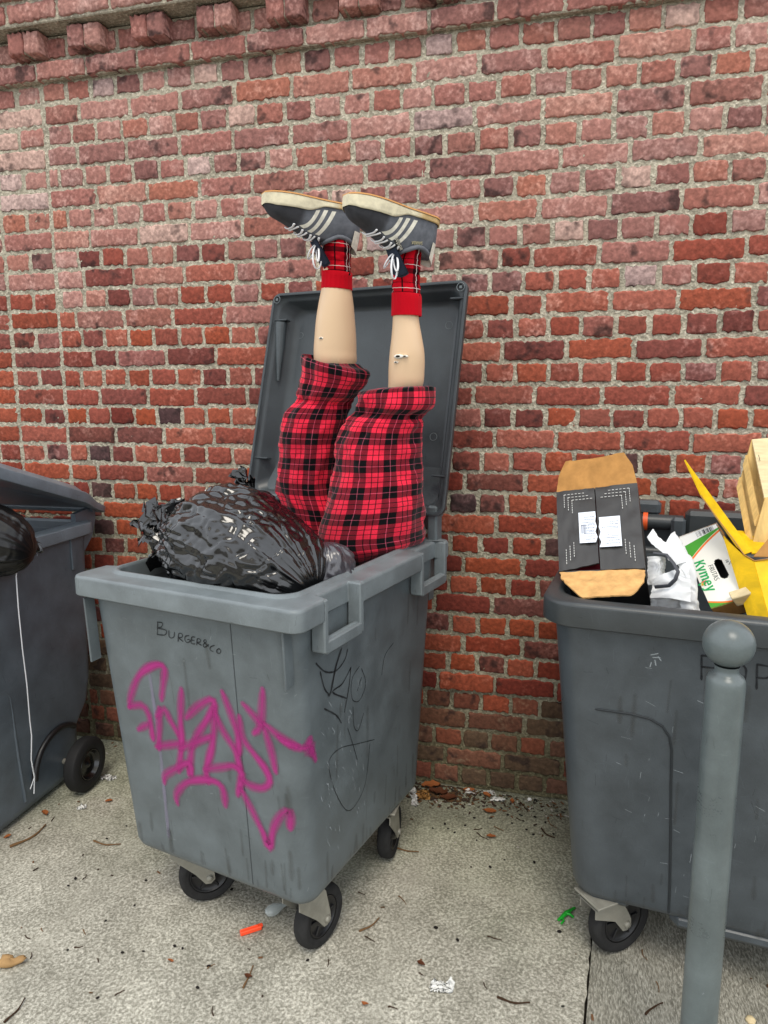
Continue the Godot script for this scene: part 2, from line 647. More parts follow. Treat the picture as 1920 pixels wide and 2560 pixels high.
# one brick: rough front face on rounded, uneven edges; centre of the face at the origin, facing +z
func brick_shape(L: float, H: float, D: float, nx: int, ny: int, sd: int) -> MB:
	var f := noise(FastNoiseLite.TYPE_SIMPLEX, 28.0, 3, sd)
	var e := noise(FastNoiseLite.TYPE_SIMPLEX, 34.0, 3, sd + 500)
	var P := []
	var C := []
	for i in range(-1, ny + 2):
		var row := PackedVector3Array()
		var cr := PackedColorArray()
		C.append(cr)
		for j in range(-1, nx + 2):
			var u := clampf(float(j) / nx, 0.0, 1.0)
			var w := clampf(float(i) / ny, 0.0, 1.0)
			if j == 1 or j == nx - 1:
				u = 0.0042 / L if j == 1 else 1.0 - 0.0042 / L
			if i == 1 or i == ny - 1:
				w = 0.0042 / H if i == 1 else 1.0 - 0.0042 / H
			var x := (u - 0.5) * L
			var y := (w - 0.5) * H
			var bx := absf(u - 0.5) * L
			var by := absf(w - 0.5) * H
			var ed := minf(L * 0.5 - bx, H * 0.5 - by)
			var z := 0.0011 * f.get_noise_2d(x, y) + 0.0007 * f.get_noise_2d(x * 3.1, y * 3.1)
			if ed < 0.0045:
				z -= (0.0004 if ed > 0.001 else 0.0034) + (0.0012 if ed > 0.001 else 0.003) * absf(e.get_noise_2d(x * 1.3, y * 1.3))
				var jx := e.get_noise_2d(y * 1.1 + 3.0, x * 0.9) * 0.0045 + e.get_noise_2d(y * 3.0, x * 3.0 + 9.0) * 0.0012
				var jy := e.get_noise_2d(x * 0.9, y * 0.9 + 7.0) * 0.0062 + e.get_noise_2d(x * 3.0 + 5.0, y * 3.0) * 0.0018
				x += jx
				y += jy
				# rounded corners
				if L * 0.5 - bx < 0.004 and H * 0.5 - by < 0.004:
					x *= 1.0 - 0.0055 / (L * 0.5)
					y *= 1.0 - 0.0055 / (H * 0.5)
			if j < 0 or j > nx or i < 0 or i > ny:
				z = -D
			row.append(Vector3(x, y, z))
			var kc := 0.80 + 0.10 * f.get_noise_2d(x * 0.8 + 5.0, y * 0.8) if ed > 0.001 else 1.12
			cr.append(Color(kc, kc * (0.965 if ed > 0.001 else 1.06), kc * (0.955 if ed > 0.001 else 1.08)))
		C[i + 1] = cr
		P.append(row)
	var mb := MB.new()
	mb.grid(P, false, 1, [], C)
	if mb.n[(nx + 3) * 2 + 3].z < 0:
		mb = MB.new()
		mb.grid(P, false, -1, [], C)
	return mb

func build_wall() -> void:
	var w := thing("brick_wall", "weathered red brick wall in alternating header and stretcher courses behind the bins", "wall")
	w.set_meta("kind", "thing")
	var depth := 0.035
	var str_mesh := []
	var hd_mesh := []
	var str_mb := []
	var hd_mb := []
	for k in 14:
		str_mb.append(brick_shape(0.2105, 0.0645, depth, 18, 6, 100 + k))
		hd_mb.append(brick_shape(0.0975, 0.0645, depth, 9, 6, 200 + k))
		str_mesh.append(str_mb[k].mesh())
		hd_mesh.append(hd_mb[k].mesh())
	var phase := [-306, -115, -265, -116, -221, -280, -202, -117, -296, -248, -281, -92, -297, -234, -299, -113, -189, -254, -301, -363, -312, -243, -300, -365, -303, -250, -302, -360, -303, -234, -286, -342, -359, -196, -250]
	var pick := noise(FastNoiseLite.TYPE_SIMPLEX, 2.2, 2, 77)
	var list := []
	var eye := Vector3(0, 1.58, 2.65)
	for k in range(1, 36):
		var yb := 2.727 - 0.0799 * (k - 1)       # joint under course k
		var y := yb + 0.04
		var hdr := k % 2 == 1
		var pitch := 0.1128 if hdr else 0.2257
		var x0: float = phase[k - 1] / 1000.0
		var spans := []
		var i := 0
		var x := x0
		while x < 1.75:
			var p := pitch * (1.0 + rng.randf_range(-0.035, 0.035))
			if not hdr and rng.randf() < 0.06:
				p *= 0.5
			spans.append([x, x + p]); x += p
		x = x0
		while x > -2.09:
			var p := pitch * (1.0 + rng.randf_range(-0.035, 0.035))
			if not hdr and rng.randf() < 0.06:
				p *= 0.5
			spans.append([maxf(x - p, -2.088), x]); x -= p
		# the toothless pier at the left, and what lies beyond its straight joint
		if hdr:
			spans.append([-2.338, -2.214]); spans.append([-2.214, -2.092])
		else:
			spans.append([-2.338, -2.092])
		x = -2.34
		while x > -3.2:
			spans.append([x - pitch, x]); x -= pitch
		for s in spans:
			var L: float = s[1] - s[0] - 0.0155 + rng.randf_range(-0.005, 0.004)
			if L < 0.02:
				continue
			var cx: float = (s[0] + s[1]) * 0.5
			var Hh := 1.0 + rng.randf_range(-0.05, 0.05)
			var z := rng.randf_range(-0.0022, 0.0022)
			if cx < -2.092:
				z -= 0.007
			if k >= 31:
				z -= 0.006
			elif k == 30:
				z += 0.004
			var t := pick.get_noise_2d(cx * 0.8, y) * 0.22
			var g := 0
			if y < 0.40 + t * 0.3:
				g = 3
			elif y < 1.35 + t * 1.2:
				g = 2
			elif y < 2.0 + t:
				g = 1
			var kk: int = rng.randi() % M.brick[g].size()
			if kk in [4, 5, 14, 15, 16, 17] and g != 3 and rng.randf() < 0.45:
				kk = rng.randi() % 4
			var long := L > 0.15
			var vi := rng.randi() % 14
			var sc := Vector3(L / (0.2105 if long else 0.0975), Hh, 1.0)
			var b := Basis.from_euler(Vector3(rng.randf_range(-0.008, 0.008), rng.randf_range(-0.012, 0.012), (PI if rng.randf() < 0.5 else 0.0) + rng.randf_range(-0.012, 0.012))).scaled_local(sc)
			var pos := Vector3(cx, y + rng.randf_range(-0.003, 0.003), z)
			var dist := (pos - eye).length_squared()
			var score: float = L / dist
			# what the bins and the frame hide counts least
			var sx := (pos.x - 0.68) / 1.3
			if pos.y < 1.0 and (pos.x < -0.50 and pos.x > -1.55 or pos.x < -1.9 or pos.x > -0.02):
				score *= 0.05
			if pos.x < -2.42 or pos.x > 0.62:
				score *= 0.02
			list.append([score, long, vi, Transform3D(b, pos), M.brick[g][kk]])
	list.sort_custom(func(p, q): return p[0] > q[0])
	var rest := {}
	for i in list.size():
		var e: Array = list[i]
		if i < 300:
			var o := part("brick", str_mesh[e[2]] if e[1] else hd_mesh[e[2]], e[4], w)
			o.transform = e[3]
		else:
			if not rest.has(e[4]):
				rest[e[4]] = MB.new()
			rest[e[4]].join(str_mb[e[2]] if e[1] else hd_mb[e[2]], e[3])
	var rm := ArrayMesh.new()
	var ro := MeshInstance3D.new()
	for m in rest:
		rm.add_surface_from_arrays(Mesh.PRIMITIVE_TRIANGLES, rest[m].arrays())
		rm.surface_set_material(rm.get_surface_count() - 1, m)
	ro.mesh = rm
	ro.name = "far_bricks"
	ro.set_meta("kind", "stuff")
	w.add_child(ro)
	# corbelled band: ledge course, dentils of paired headers, overhanging course
	for x in range(-14, 8):
		var o := part("ledge_brick", str_mesh[rng.randi() % 14], M.brick[0][rng.randi() % 4], w)
		o.transform = Transform3D(Basis.from_euler(Vector3(0, rng.randf_range(-0.01, 0.01), rng.randf_range(-0.006, 0.006))).scaled_local(Vector3(1.02, 0.92, 1.3)), Vector3(x * 0.2257 + 0.06, 2.838, 0.030 + rng.randf_range(-0.003, 0.003)))
	for x in range(-28, 16):
		var o := part("frieze_brick", hd_mesh[rng.randi() % 14], M.brick[0][rng.randi() % 4], w)
		o.transform = Transform3D(Basis().scaled_local(Vector3(1.0, 1.02, 1.0)), Vector3(x * 0.1128 + 0.02, 2.925, 0.006))
	for k in range(-12, 5):
		for s in [-1.0, 1.0]:
			var o := part("dentil_brick", hd_mesh[rng.randi() % 14], M.brick[0][rng.randi() % 4], w)
			o.transform = Transform3D(Basis.from_euler(Vector3(0, rng.randf_range(-0.02, 0.02), rng.randf_range(-0.015, 0.015))).scaled_local(Vector3(0.70, 1.22, 2.0)), Vector3(-0.745 + k * 0.2715 + s * 0.0355 + 0.0, 2.928, 0.066 + rng.randf_range(-0.003, 0.003)))
	for r in 2:
		for x in range(-14, 8):
			var o := part("cornice_brick", str_mesh[rng.randi() % 14], M.brick[0][rng.randi() % 4], w)
			o.transform = Transform3D(Basis.from_euler(Vector3(0, rng.randf_range(-0.01, 0.01), 0)).scaled_local(Vector3(1.01, 1.0, 2.6)), Vector3(x * 0.2257 + 0.11 * r, 3.018 + r * 0.08, 0.098 + r * 0.02))
	# mortar, dragged nearly flush, uneven
	var nf := noise(FastNoiseLite.TYPE_SIMPLEX, 26.0, 3, 31)
	var nl := noise(FastNoiseLite.TYPE_SIMPLEX_SMOOTH, 3.0, 3, 32)
	var P := []
	var C := []
	for i in 190:
		var y := -0.05 + i * 0.0153
		var row := PackedVector3Array()
		var cr := PackedColorArray()
		for j in 330:
			var x := -3.2 + j * 0.0150
			var z := -0.0060 + 0.0050 * nf.get_noise_2d(x, y)
			z -= 0.007 * sstep(0.44, 0.38, y)
			if x < -2.1:
				z -= 0.006
			row.append(Vector3(x, y, z))
			var s := nl.get_noise_2d(x, y)
			var k := 0.97 + 0.10 * s + 0.13 * sstep(1.5, 2.4, y)  # joints grow paler upwards: hazy veil painted into the mortar colour
			var gsoil := sstep(0.52, 0.10, y + 0.10 * s)
			var cl := Color(k, k, k).lerp(Color(0.80, 0.81, 0.77), sstep(1.35, 0.8, y + 0.15 * s)).lerp(Color(0.36, 0.35, 0.27), gsoil)
			cr.append(cl)
		P.append(row)
		C.append(cr)
	var mo := MB.new()
	mo.grid(P, false, 1, [], C)
	if mo.n[400].z < 0:
		mo = MB.new()
		mo.grid(P, false, -1, [], C)
	part("mortar", mo, M.mortar, w)
	# mortar beds in the corbelled band, and the body of the wall behind
	var bd := MB.new()
	bd.cbox(Vector3(5.0, 0.066, 0.10), 0.004, Transform3D(Basis(), Vector3(-0.75, 2.839, -0.0285)))
	for k in range(-12, 5):
		bd.cbox(Vector3(0.128, 0.072, 0.062), 0.003, Transform3D(Basis(), Vector3(-0.745 + k * 0.2715, 2.928, 0.026)))
	bd.cbox(Vector3(5.0, 0.165, 0.16), 0.004, Transform3D(Basis(), Vector3(-0.75, 3.058, 0.008)))
	bd.cbox(Vector3(5.0, 0.09, 0.06), 0.002, Transform3D(Basis(), Vector3(-0.75, 2.925, -0.032)))
	part("mortar_bed", bd, M.mortar, w)
	var core := MB.new()
	core.cbox(Vector3(5.0, 3.2, 0.2), 0.0, Transform3D(Basis(), Vector3(-0.75, 1.55, -0.125)))
	part("wall_core", core, M.mortar, w)

func make_more() -> void:
	M.dirt = mat(rgb(70, 64, 54, 0.30), 0.9, 0.2)
	M.dirt.vertex_color_use_as_albedo = true
	M.dirt.transparency = BaseMaterial3D.TRANSPARENCY_ALPHA
	M.left_bag = mat(rgb(14, 14, 15), 0.34, 0.45)
	M.plastic_lid2 = plastic(rgb(78, 86, 91), 0.55)
	M.pink_paint = mat(rgb(168, 52, 124), 0.75, 0.3)
	M.pink_paint.vertex_color_use_as_albedo = true
	M.pink_paint.transparency = BaseMaterial3D.TRANSPARENCY_ALPHA
	M.ink = mat(rgb(28, 30, 34), 0.5, 0.4)
	M.ink.vertex_color_use_as_albedo = true
	M.ink.transparency = BaseMaterial3D.TRANSPARENCY_ALPHA
	M.ink_thin = mat(rgb(34, 34, 36, 0.92), 0.5, 0.4)
	M.ink_thin.vertex_color_use_as_albedo = true
	M.ink_thin.transparency = BaseMaterial3D.TRANSPARENCY_ALPHA
	M.drip = mat(rgb(150, 140, 165, 0.45), 0.7, 0.3)
	M.drip.vertex_color_use_as_albedo = true
	M.drip.transparency = BaseMaterial3D.TRANSPARENCY_ALPHA
	M.scuff = mat(rgb(176, 184, 188, 0.55), 0.7, 0.3)
	M.scuff.vertex_color_use_as_albedo = true
	M.scuff.transparency = BaseMaterial3D.TRANSPARENCY_ALPHA

func make_figure_materials() -> void:
	M.skin = mat(rgb(226, 194, 158), 0.36, 0.5)
	M.plaster = mat(rgb(232, 226, 214), 0.9, 0.3)
	M.plaid = mat(Color.WHITE, 0.9, 0.2)
	M.plaid.albedo_texture = plaid_texture(256)
	M.plaid.rim_enabled = true
	M.plaid.rim = 0.25
	M.sock = mat(Color.WHITE, 0.92, 0.2)
	M.sock.albedo_texture = sock_texture(256)
	M.sock_red = mat(rgb(196, 14, 32), 0.92, 0.2)
	M.sock_red.rim_enabled = true
	M.sock_red.rim = 0.3
	M.suede = tri(mat(rgb(114, 118, 127), 0.95, 0.2), 9.0, false)
	M.suede.albedo_texture = M.plastic_tex
	M.suede.vertex_color_use_as_albedo = true
	M.suede.rim_enabled = true
	M.suede.rim = 0.3
	M.tongue = tri(mat(rgb(58, 66, 82), 0.95, 0.2), 9.0, false)
	M.tongue.albedo_texture = M.plastic_tex
	M.sole = tri(mat(rgb(236, 227, 198), 0.7, 0.4), 7.0, false)
	M.sole.vertex_color_use_as_albedo = true
	M.sole.albedo_texture = M.plastic_tex
	relief(M.sole, M.grain, 0.06)
	M.gum = mat(rgb(196, 142, 84), 0.6, 0.4)
	M.white_leather = tri(mat(rgb(246, 243, 230), 0.6, 0.4), 8.0, false)
	M.white_leather.albedo_texture = M.plastic_tex
	M.lace = mat(rgb(236, 236, 238), 0.9, 0.2)
	M.gold_foil = mat(rgb(200, 190, 150), 0.4, 0.5)

func make_bag_materials() -> void:
	M.bag = mat(rgb(12, 12, 13), 0.17, 0.6)
	M.bag.clearcoat_enabled = true
	M.bag.clearcoat = 0.25
	M.bag.clearcoat_roughness = 0.14
	M.bag_dull = mat(rgb(16, 16, 17), 0.35, 0.7)
	M.bag_grey = mat(rgb(58, 56, 62), 0.30, 0.8)
	M.white_string = mat(rgb(214, 216, 220), 0.7, 0.4)
	M.white_paper = mat(rgb(226, 226, 222), 0.8, 0.3)
	M.plastic_left_rim = plastic(rgb(124, 137, 149), 0.5)
	M.rubber_dark = mat(rgb(30, 30, 31), 0.7, 0.4)
	M.black_gloss = mat(rgb(16, 16, 17), 0.25, 0.6)
	M.groove = mat(rgb(42, 46, 49), 0.6, 0.4)
	M.orange_plastic = mat(rgb(226, 92, 40), 0.5, 0.5)
	M.bollard_ball = plastic(rgb(98, 108, 110), 0.32)
	M.bollard_ball.roughness_texture = null

func make_print_materials() -> void:
	M.green_print = mat(rgb(44, 168, 96), 0.6, 0.3)
	M.red_print = mat(rgb(222, 60, 84), 0.6, 0.3)
	M.grey_print = mat(rgb(96, 100, 96), 0.6, 0.3)
	M.wood_brown = mat(rgb(160, 128, 88), 0.9, 0.2)
	M.crumb = mat(Color.WHITE, 0.9, 0.2)
	M.crumb.vertex_color_use_as_albedo = true

# pen strokes laid on a curved face: pts in millimetres (a, y) on that face, turned to points by «on»
func stroke(mb: MB, pts: Array, w: float, on: Callable, soft := [0.0, 0.85, 1.0, 0.85, 0.0]) -> void:
	var q := PackedVector2Array()
	for i in range(0, pts.size(), 2):
		q.append(Vector2(pts[i], pts[i + 1]) / 1000.0)
	# smooth the hand-drawn line
	var s := PackedVector2Array()
	var K := q.size()
	for i in K - 1:
		var p0 := q[maxi(i - 1, 0)]
		var p3 := q[mini(i + 2, K - 1)]
		var steps := clampi(int(q[i].distance_to(q[i + 1]) / maxf(w * 0.4, 0.003)), 2, 14)
		for k in steps:
			s.append(q[i].cubic_interpolate(q[i + 1], p0, p3, float(k) / steps))
	s.append(q[K - 1])
	# round ends
	var P := []
	var n := s.size()
	var C := []
	for i in n:
		var t := (s[mini(i + 1, n - 1)] - s[maxi(i - 1, 0)]).normalized()
		var sd := Vector2(-t.y, t.x)
		var ww := w * (1.0 + 0.12 * sin(i * 0.9 + w * 900.0))
		if i == 0 or i == n - 1:
			ww *= 0.75
		var row := PackedVector3Array()
		var cr := PackedColorArray()
		for k in 5:
			var o := (k - 2) * 0.25 * ww
			row.append(on.call(s[i] + sd * o))
			cr.append(Color(1, 1, 1, soft[k] * (0.86 + 0.14 * sin(i * 0.37 + w * 300.0))))
		P.append(row)
		C.append(cr)
	# caps
	for e in 2:
		var i := 0 if e == 0 else n - 1
		var t := (s[1] - s[0]).normalized() if e == 0 else (s[n - 1] - s[n - 2]).normalized()
		var sd := Vector2(-t.y, t.x)
		var dir := -t if e == 0 else t
		var row := PackedVector3Array()
		var cr := PackedColorArray()
		for k in 5:
			row.append(on.call(s[i] + dir * w * 0.38 * [0.3, 0.8, 1.0, 0.8, 0.3][k] + sd * (k - 2) * 0.17 * w))
			cr.append(Color(1, 1, 1, 0.0 if k in [0, 4] else 0.35))
		if e == 0:
			P.push_front(row); C.push_front(cr)
		else:
			P.append(row); C.append(cr)
	mb.grid(P, false, 1, [], C)

func caster(bin: Node3D, pivot: Vector3, axle: Vector2, R := 0.1, top := 0.232) -> void:
	# pivot under the corner; axle: direction of the axle in the bin's x, z
	var ax := Vector3(axle.x, 0, axle.y).normalized()
	var tr := Vector3(0, 1, 0).cross(ax).normalized()      # the way the wheel trails
	if tr.dot(Vector3(0, 0, -1)) < 0:
		tr = -tr
	var B := Basis(tr, Vector3.UP, tr.cross(Vector3.UP))
	var xf := Transform3D(B, Vector3(pivot.x, 0, pivot.z))
	var c := Node3D.new()
	c.name = "caster"
	bin.add_child(c, true)
	var f := MB.new()
	f.cbox(Vector3(0.115, 0.006, 0.10), 0.001, xf * Transform3D(Basis(), Vector3(0, top - 0.003, 0)))
	f.lathe([Vector2(0, top - 0.004), Vector2(0.036, top - 0.006), Vector2(0.042, top - 0.014), Vector2(0.034, top - 0.022), Vector2(0, top - 0.022)], 20, xf)
	var y1 := top - 0.02
	for s in [-1.0, 1.0]:
		var pl := PackedVector2Array([Vector2(-0.050, y1), Vector2(0.040, y1), Vector2(0.062, y1 - 0.03), Vector2(0.080, R + 0.012), Vector2(0.081, R - 0.008), Vector2(0.068, R - 0.020), Vector2(0.052, R - 0.018), Vector2(0.022, R + 0.022), Vector2(-0.050, y1 - 0.026)])
		f.plate(pl, 0.0035, xf * Transform3D(Basis.from_euler(Vector3(0, 0, 0)), Vector3(0, 0, s * 0.031)))
	f.cbox(Vector3(0.09, 0.0035, 0.064), 0.001, xf * Transform3D(Basis(), Vector3(-0.005, y1 - 0.001, 0)))
	part("bracket", f, M.steel, c)
	var b := MB.new()
	b.lathe([Vector2(0, 0.040), Vector2(0.009, 0.040), Vector2(0.011, 0.034), Vector2(0.011, -0.034), Vector2(0.009, -0.040), Vector2(0, -0.040)], 12, xf * Transform3D(Basis(Vector3.RIGHT, PI * 0.5), Vector3(0.065, R, 0)))
	part("axle_bolt", b, M.steel, c)
	var wx := xf * Transform3D(Basis(Vector3.RIGHT, PI * 0.5), Vector3(0.065, R, 0))
	var ty := MB.new()
	ty.lathe([Vector2(R * 0.66, 0.018), Vector2(R * 0.72, 0.0225), Vector2(R * 0.80, 0.021), Vector2(R * 0.82, 0.0235), Vector2(R * 0.92, 0.022), Vector2(R * 0.985, 0.013), Vector2(R, 0.006), Vector2(R, -0.006), Vector2(R * 0.985, -0.013), Vector2(R * 0.92, -0.022), Vector2(R * 0.82, -0.0235), Vector2(R * 0.80, -0.021), Vector2(R * 0.72, -0.0225), Vector2(R * 0.66, -0.018)], 40, wx)
	part("tyre", ty, M.rubber, c)
	var hb := MB.new()
	hb.lathe([Vector2(0.012, 0.024), Vector2(0.026, 0.024), Vector2(0.028, 0.012), Vector2(R * 0.56, 0.008), Vector2(R * 0.60, 0.018), Vector2(R * 0.67, 0.019), Vector2(R * 0.67, -0.019), Vector2(R * 0.60, -0.018), Vector2(R * 0.56, -0.008), Vector2(0.028, -0.012), Vector2(0.026, -0.024), Vector2(0.012, -0.024)], 32, wx)
	for k in 6:
		for s in [-1.0, 1.0]:
			hb.cbox(Vector3(0.032, 0.010, 0.006), 0.001, wx * Transform3D(Basis(Vector3.UP, TAU * k / 6.0), Vector3.ZERO) * Transform3D(Basis(), Vector3(R * 0.42, s * 0.010, 0)))
	part("hub", hb, M.black_plastic, c)

func center_bin() -> void:
	var b := thing("wheeled_bin", "grey four-wheeled bin with pink graffiti and open lid, in the middle", "bin", Vector3(-0.838, 0, 0.662), deg_to_rad(-13.3), "wheeled bins along the wall")
	var NX := 40
	var NZ := 80
	var hx := func(y: float) -> float: return 0.322 + 0.021 * (y - 0.25) / 0.73
	var hz := func(y: float) -> float: return 0.355 + 0.063 * (y - 0.25) / 0.73
	# body: outside up to the rim, then down inside to the floor
	var P := []
	for e in [[0.222, -0.045, 0.03], [0.225, -0.022, 0.04], [0.234, -0.006, 0.048], [0.250, 0.0, 0.052]]:
		P.append(lift(ring(hx.call(e[0]) + e[1], hz.call(e[0]) + e[1], e[2], NX, NZ), e[0], -0.006))
	for k in 9:
		var y := 0.27 + k * 0.0956
		P.append(lift(ring(hx.call(y), hz.call(y), 0.052, NX, NZ), y, -0.006))
	P.push_front(spot(Vector3(0, 0.222, 0), P[0].size()))
	P.append(lift(ring(0.345, 0.424, 0.052, NX, NZ), 1.075, -0.006))
	P.append(lift(ring(0.303, 0.387, 0.06, NX, NZ), 1.080))
	P.append(lift(ring(0.299, 0.383, 0.06, NX, NZ), 1.060))
	P.append(lift(ring(0.285, 0.320, 0.05, NX, NZ), 0.34, -0.006))
	P.append(lift(ring(0.265, 0.30, 0.05, NX, NZ), 0.325, -0.006))
	P.append(spot(Vector3(0, 0.325, 0), P[0].size()))
	var mb := MB.new()
	mb.grid(P, true, 1)
	if mb.n[P[0].size() * 6 + 20].z < 0:
		mb = MB.new()
		mb.grid(P, true, -1)
	part("body", mb, M.plastic, b)
	# skid under the belly, between the wheels
	var sk := MB.new()
	for s in [-1.0, 1.0]:
		var pl := PackedVector2Array([Vector2(-0.15, 0.235), Vector2(-0.135, 0.208), Vector2(-0.09, 0.196), Vector2(0.10, 0.196), Vector2(0.14, 0.206), Vector2(0.165, 0.238)])
		var sd := MB.new()
		sd.plate(pl, 0.06, Transform3D(Basis(Vector3.UP, -PI * 0.5), Vector3(s * 0.248, 0.0, 0.02)))
		part("skid", sd, M.plastic, b)
	for s in [-1.0, 1.0]:
		for t in [-1.0, 1.0]:
			sk.cbox(Vector3(0.12, 0.02, 0.11), 0.006, Transform3D(Basis(), Vector3(s * 0.212, 0.226, t * 0.268)))
	part("caster_seats", sk, M.plastic, b).set_meta("kind", "stuff")
	# rim with two grip recesses on either side
	var notch := [[0.167, 0.333], [-0.406, -0.231]]
	var ref := ring(0.3795, 0.4575, 0.031, NX, NZ)
	var cut := func(row: PackedVector3Array, x: float) -> PackedVector3Array:
		for i in row.size():
			for q in notch:
				if ref[i].y > q[0] and ref[i].y < q[1] and absf(ref[i].x) > 0.3:
					row[i].x = signf(ref[i].x) * x
		return row
	var Rm := []
	Rm.append(lift(inset(ref, 0.338, 0.421, 0.05), 1.032))
	Rm.append(cut.call(lift(ring(0.376, 0.454, 0.03, NX, NZ), 1.032), 0.342))
	Rm.append(cut.call(lift(ring(0.3795, 0.4575, 0.031, NX, NZ), 1.036), 0.345))
	Rm.append(cut.call(lift(ring(0.3795, 0.4575, 0.031, NX, NZ), 1.080), 0.345))
	Rm.append(cut.call(lift(ring(0.3775, 0.4555, 0.031, NX, NZ), 1.087), 0.343))
	Rm.append(cut.call(lift(ring(0.372, 0.450, 0.03, NX, NZ), 1.090), 0.338))
	Rm.append(lift(inset(ref, 0.318, 0.403, 0.06), 1.090))
	Rm.append(lift(inset(ref, 0.314, 0.399, 0.06), 1.092))
	Rm.append(lift(inset(ref, 0.310, 0.395, 0.06), 1.099))
	Rm.append(lift(inset(ref, 0.303, 0.388, 0.06), 1.099))
	Rm.append(lift(inset(ref, 0.300, 0.385, 0.06), 1.090))
	Rm.append(lift(inset(ref, 0.298, 0.383, 0.06), 1.045))
	mb = MB.new()
	mb.grid(Rm, true, 1)
	if mb.n[Rm[0].size() * 3 + 20].z < 0:
		mb = MB.new()
		mb.grid(Rm, true, -1)
	part("rim", mb, M.plastic_rim, b)
	# raised corner blocks of the rim
	# hand grips: two cheeks and a bar under each recess
	for s in [-1.0, 1.0]:
		for q in notch:
			var h := MB.new()
			for z in q:
				h.cbox(Vector3(0.041, 0.137 if s > 0 else 0.097, 0.020), 0.004, Transform3D(Basis(), Vector3(s * 0.3600, 1.0195 if s > 0 else 1.0395, z + (0.005 if z == q[1] else -0.005))))
			var mid: float = (q[0] + q[1]) * 0.5
			var ln: float = q[1] - q[0]
			h.cbox(Vector3(0.012, 0.034, ln + 0.011), 0.004, Transform3D(Basis(), Vector3(s * 0.3750, 0.964 if s > 0 else 1.002, mid)))
			h.tube([Vector3(s * 0.3655, 0.972 if s > 0 else 1.010, q[0]), Vector3(s * 0.3655, 0.972 if s > 0 else 1.010, mid), Vector3(s * 0.3655, 0.972 if s > 0 else 1.010, q[1])], 0.0115, 12)
			part("grip", h, M.plastic_rim, b)
	# fins under the rim
	for e in [[-0.345, 0.432, 0.93, 0.19], [0.322, 0.430, 0.955, 0.15], [0.322, -0.432, 0.955, 0.15], [-0.33, -0.432, 0.955, 0.15]]:
		var fn := MB.new()
		fn.cbox(Vector3(0.006, e[3], 0.036), 0.002, Transform3D(Basis(Vector3.RIGHT, 0.05 * signf(e[1])), Vector3(e[0], e[2], e[1] - 0.008 * signf(e[1]))))
		part("fin", fn, M.plastic, b)
	# moulded seam down the front
	var sm := MB.new()
	var fr := func(p: Vector2) -> Vector3:
		return Vector3(p.x, p.y, hz.call(p.y) + 0.0012)
	var path := []
	for k in 12:
		var y := 1.02 - k * 0.07
		path.append(Vector3(0.150 - 0.014 * k / 11.0, y, hz.call(y) - 0.0002))
	sm.tube(path, 0.0016, 6)
	part("seam", sm, M.plastic_lid, b)
	# graffiti, sprayed in one go
	var pink := MB.new()
	var lines := [[-250, 707, -240, 738, -200, 805, -153, 843, -112, 859, -94, 850, -104, 811, -120, 757], [-251, 703, -202, 719, -178, 696, -174, 621], [-225, 639, -188, 663], [-134, 722, -145, 654, -156, 597], [-145, 699, -114, 725, -98, 698, -64, 645], [-162, 599, -65, 634], [-41, 798, -58, 707, -65, 634, -89, 542], [-34, 719, 9, 760, 57, 792, 70, 779, 43, 736, -3, 675, -29, 624, -52, 543], [-72, 616, -22, 644, 46, 681], [70, 767, 49, 663, 13, 570, 16, 537], [103, 820, 124, 761, 139, 703, 135, 653], [70, 755, 89, 710, 125, 657, 134, 601], [-151, 490, -143, 513, -98, 547, -47, 577, -42, 545], [-111, 434, -109, 462, -64, 512, 9, 541, 54, 542, 69, 520, 69, 481], [13, 575, 75, 598, 113, 611, 138, 594, 118, 528], [234, 854, 226, 802, 216, 751, 195, 728], [170, 801, 194, 781, 218, 757], [232, 760, 275, 735, 315, 714], [230, 743, 244, 687, 251, 634], [151, 761, 153, 707, 182, 671, 219, 632, 230, 598, 206, 572, 164, 567, 138, 577], [133, 545, 162, 490, 191, 434, 208, 394, 228, 459, 260, 512, 283, 525, 280, 475]]
	var lift_k := [0.0]
	var on_front := func(p: Vector2) -> Vector3:
		var r := 0.052
		var xx: float = hx.call(p.y) - r - 0.006
		var zz: float = hz.call(p.y) + 0.0014 + lift_k[0]
		if p.x <= xx:
			return Vector3(p.x, p.y, zz)
		var a := (p.x - xx) / r
		if a < PI * 0.5:
			return Vector3(xx + (r + 0.0014) * sin(a), p.y, hz.call(p.y) - r + (r + 0.0014) * cos(a))
		return Vector3(hx.call(p.y) - 0.006 + 0.0014, p.y, hz.call(p.y) - r - (p.x - xx - r * PI * 0.5))
	for l in lines:
		lift_k[0] += 0.00008
		stroke(pink, l, 0.033, on_front, [0.0, 0.62, 0.95, 0.62, 0.0])
	stroke(pink, [272, 734, 300, 716, 326, 704, 345, 700], 0.026, on_front, [0.0, 0.62, 0.95, 0.62, 0.0])
	lift_k[0] += 0.0001
	stroke(pink, [352, 712, 350, 704, 354, 694, 358, 684], 0.052, on_front, [0.0, 0.7, 1.0, 0.7, 0.0])
	lift_k[0] += 0.0001
	stroke(pink, [357, 690, 364, 672, 372, 652], 0.030, on_front, [0.0, 0.7, 1.0, 0.7, 0.0])
	part("graffiti", pink, M.pink_paint, b)
	var ink := MB.new()
	lift_k[0] = 0.0
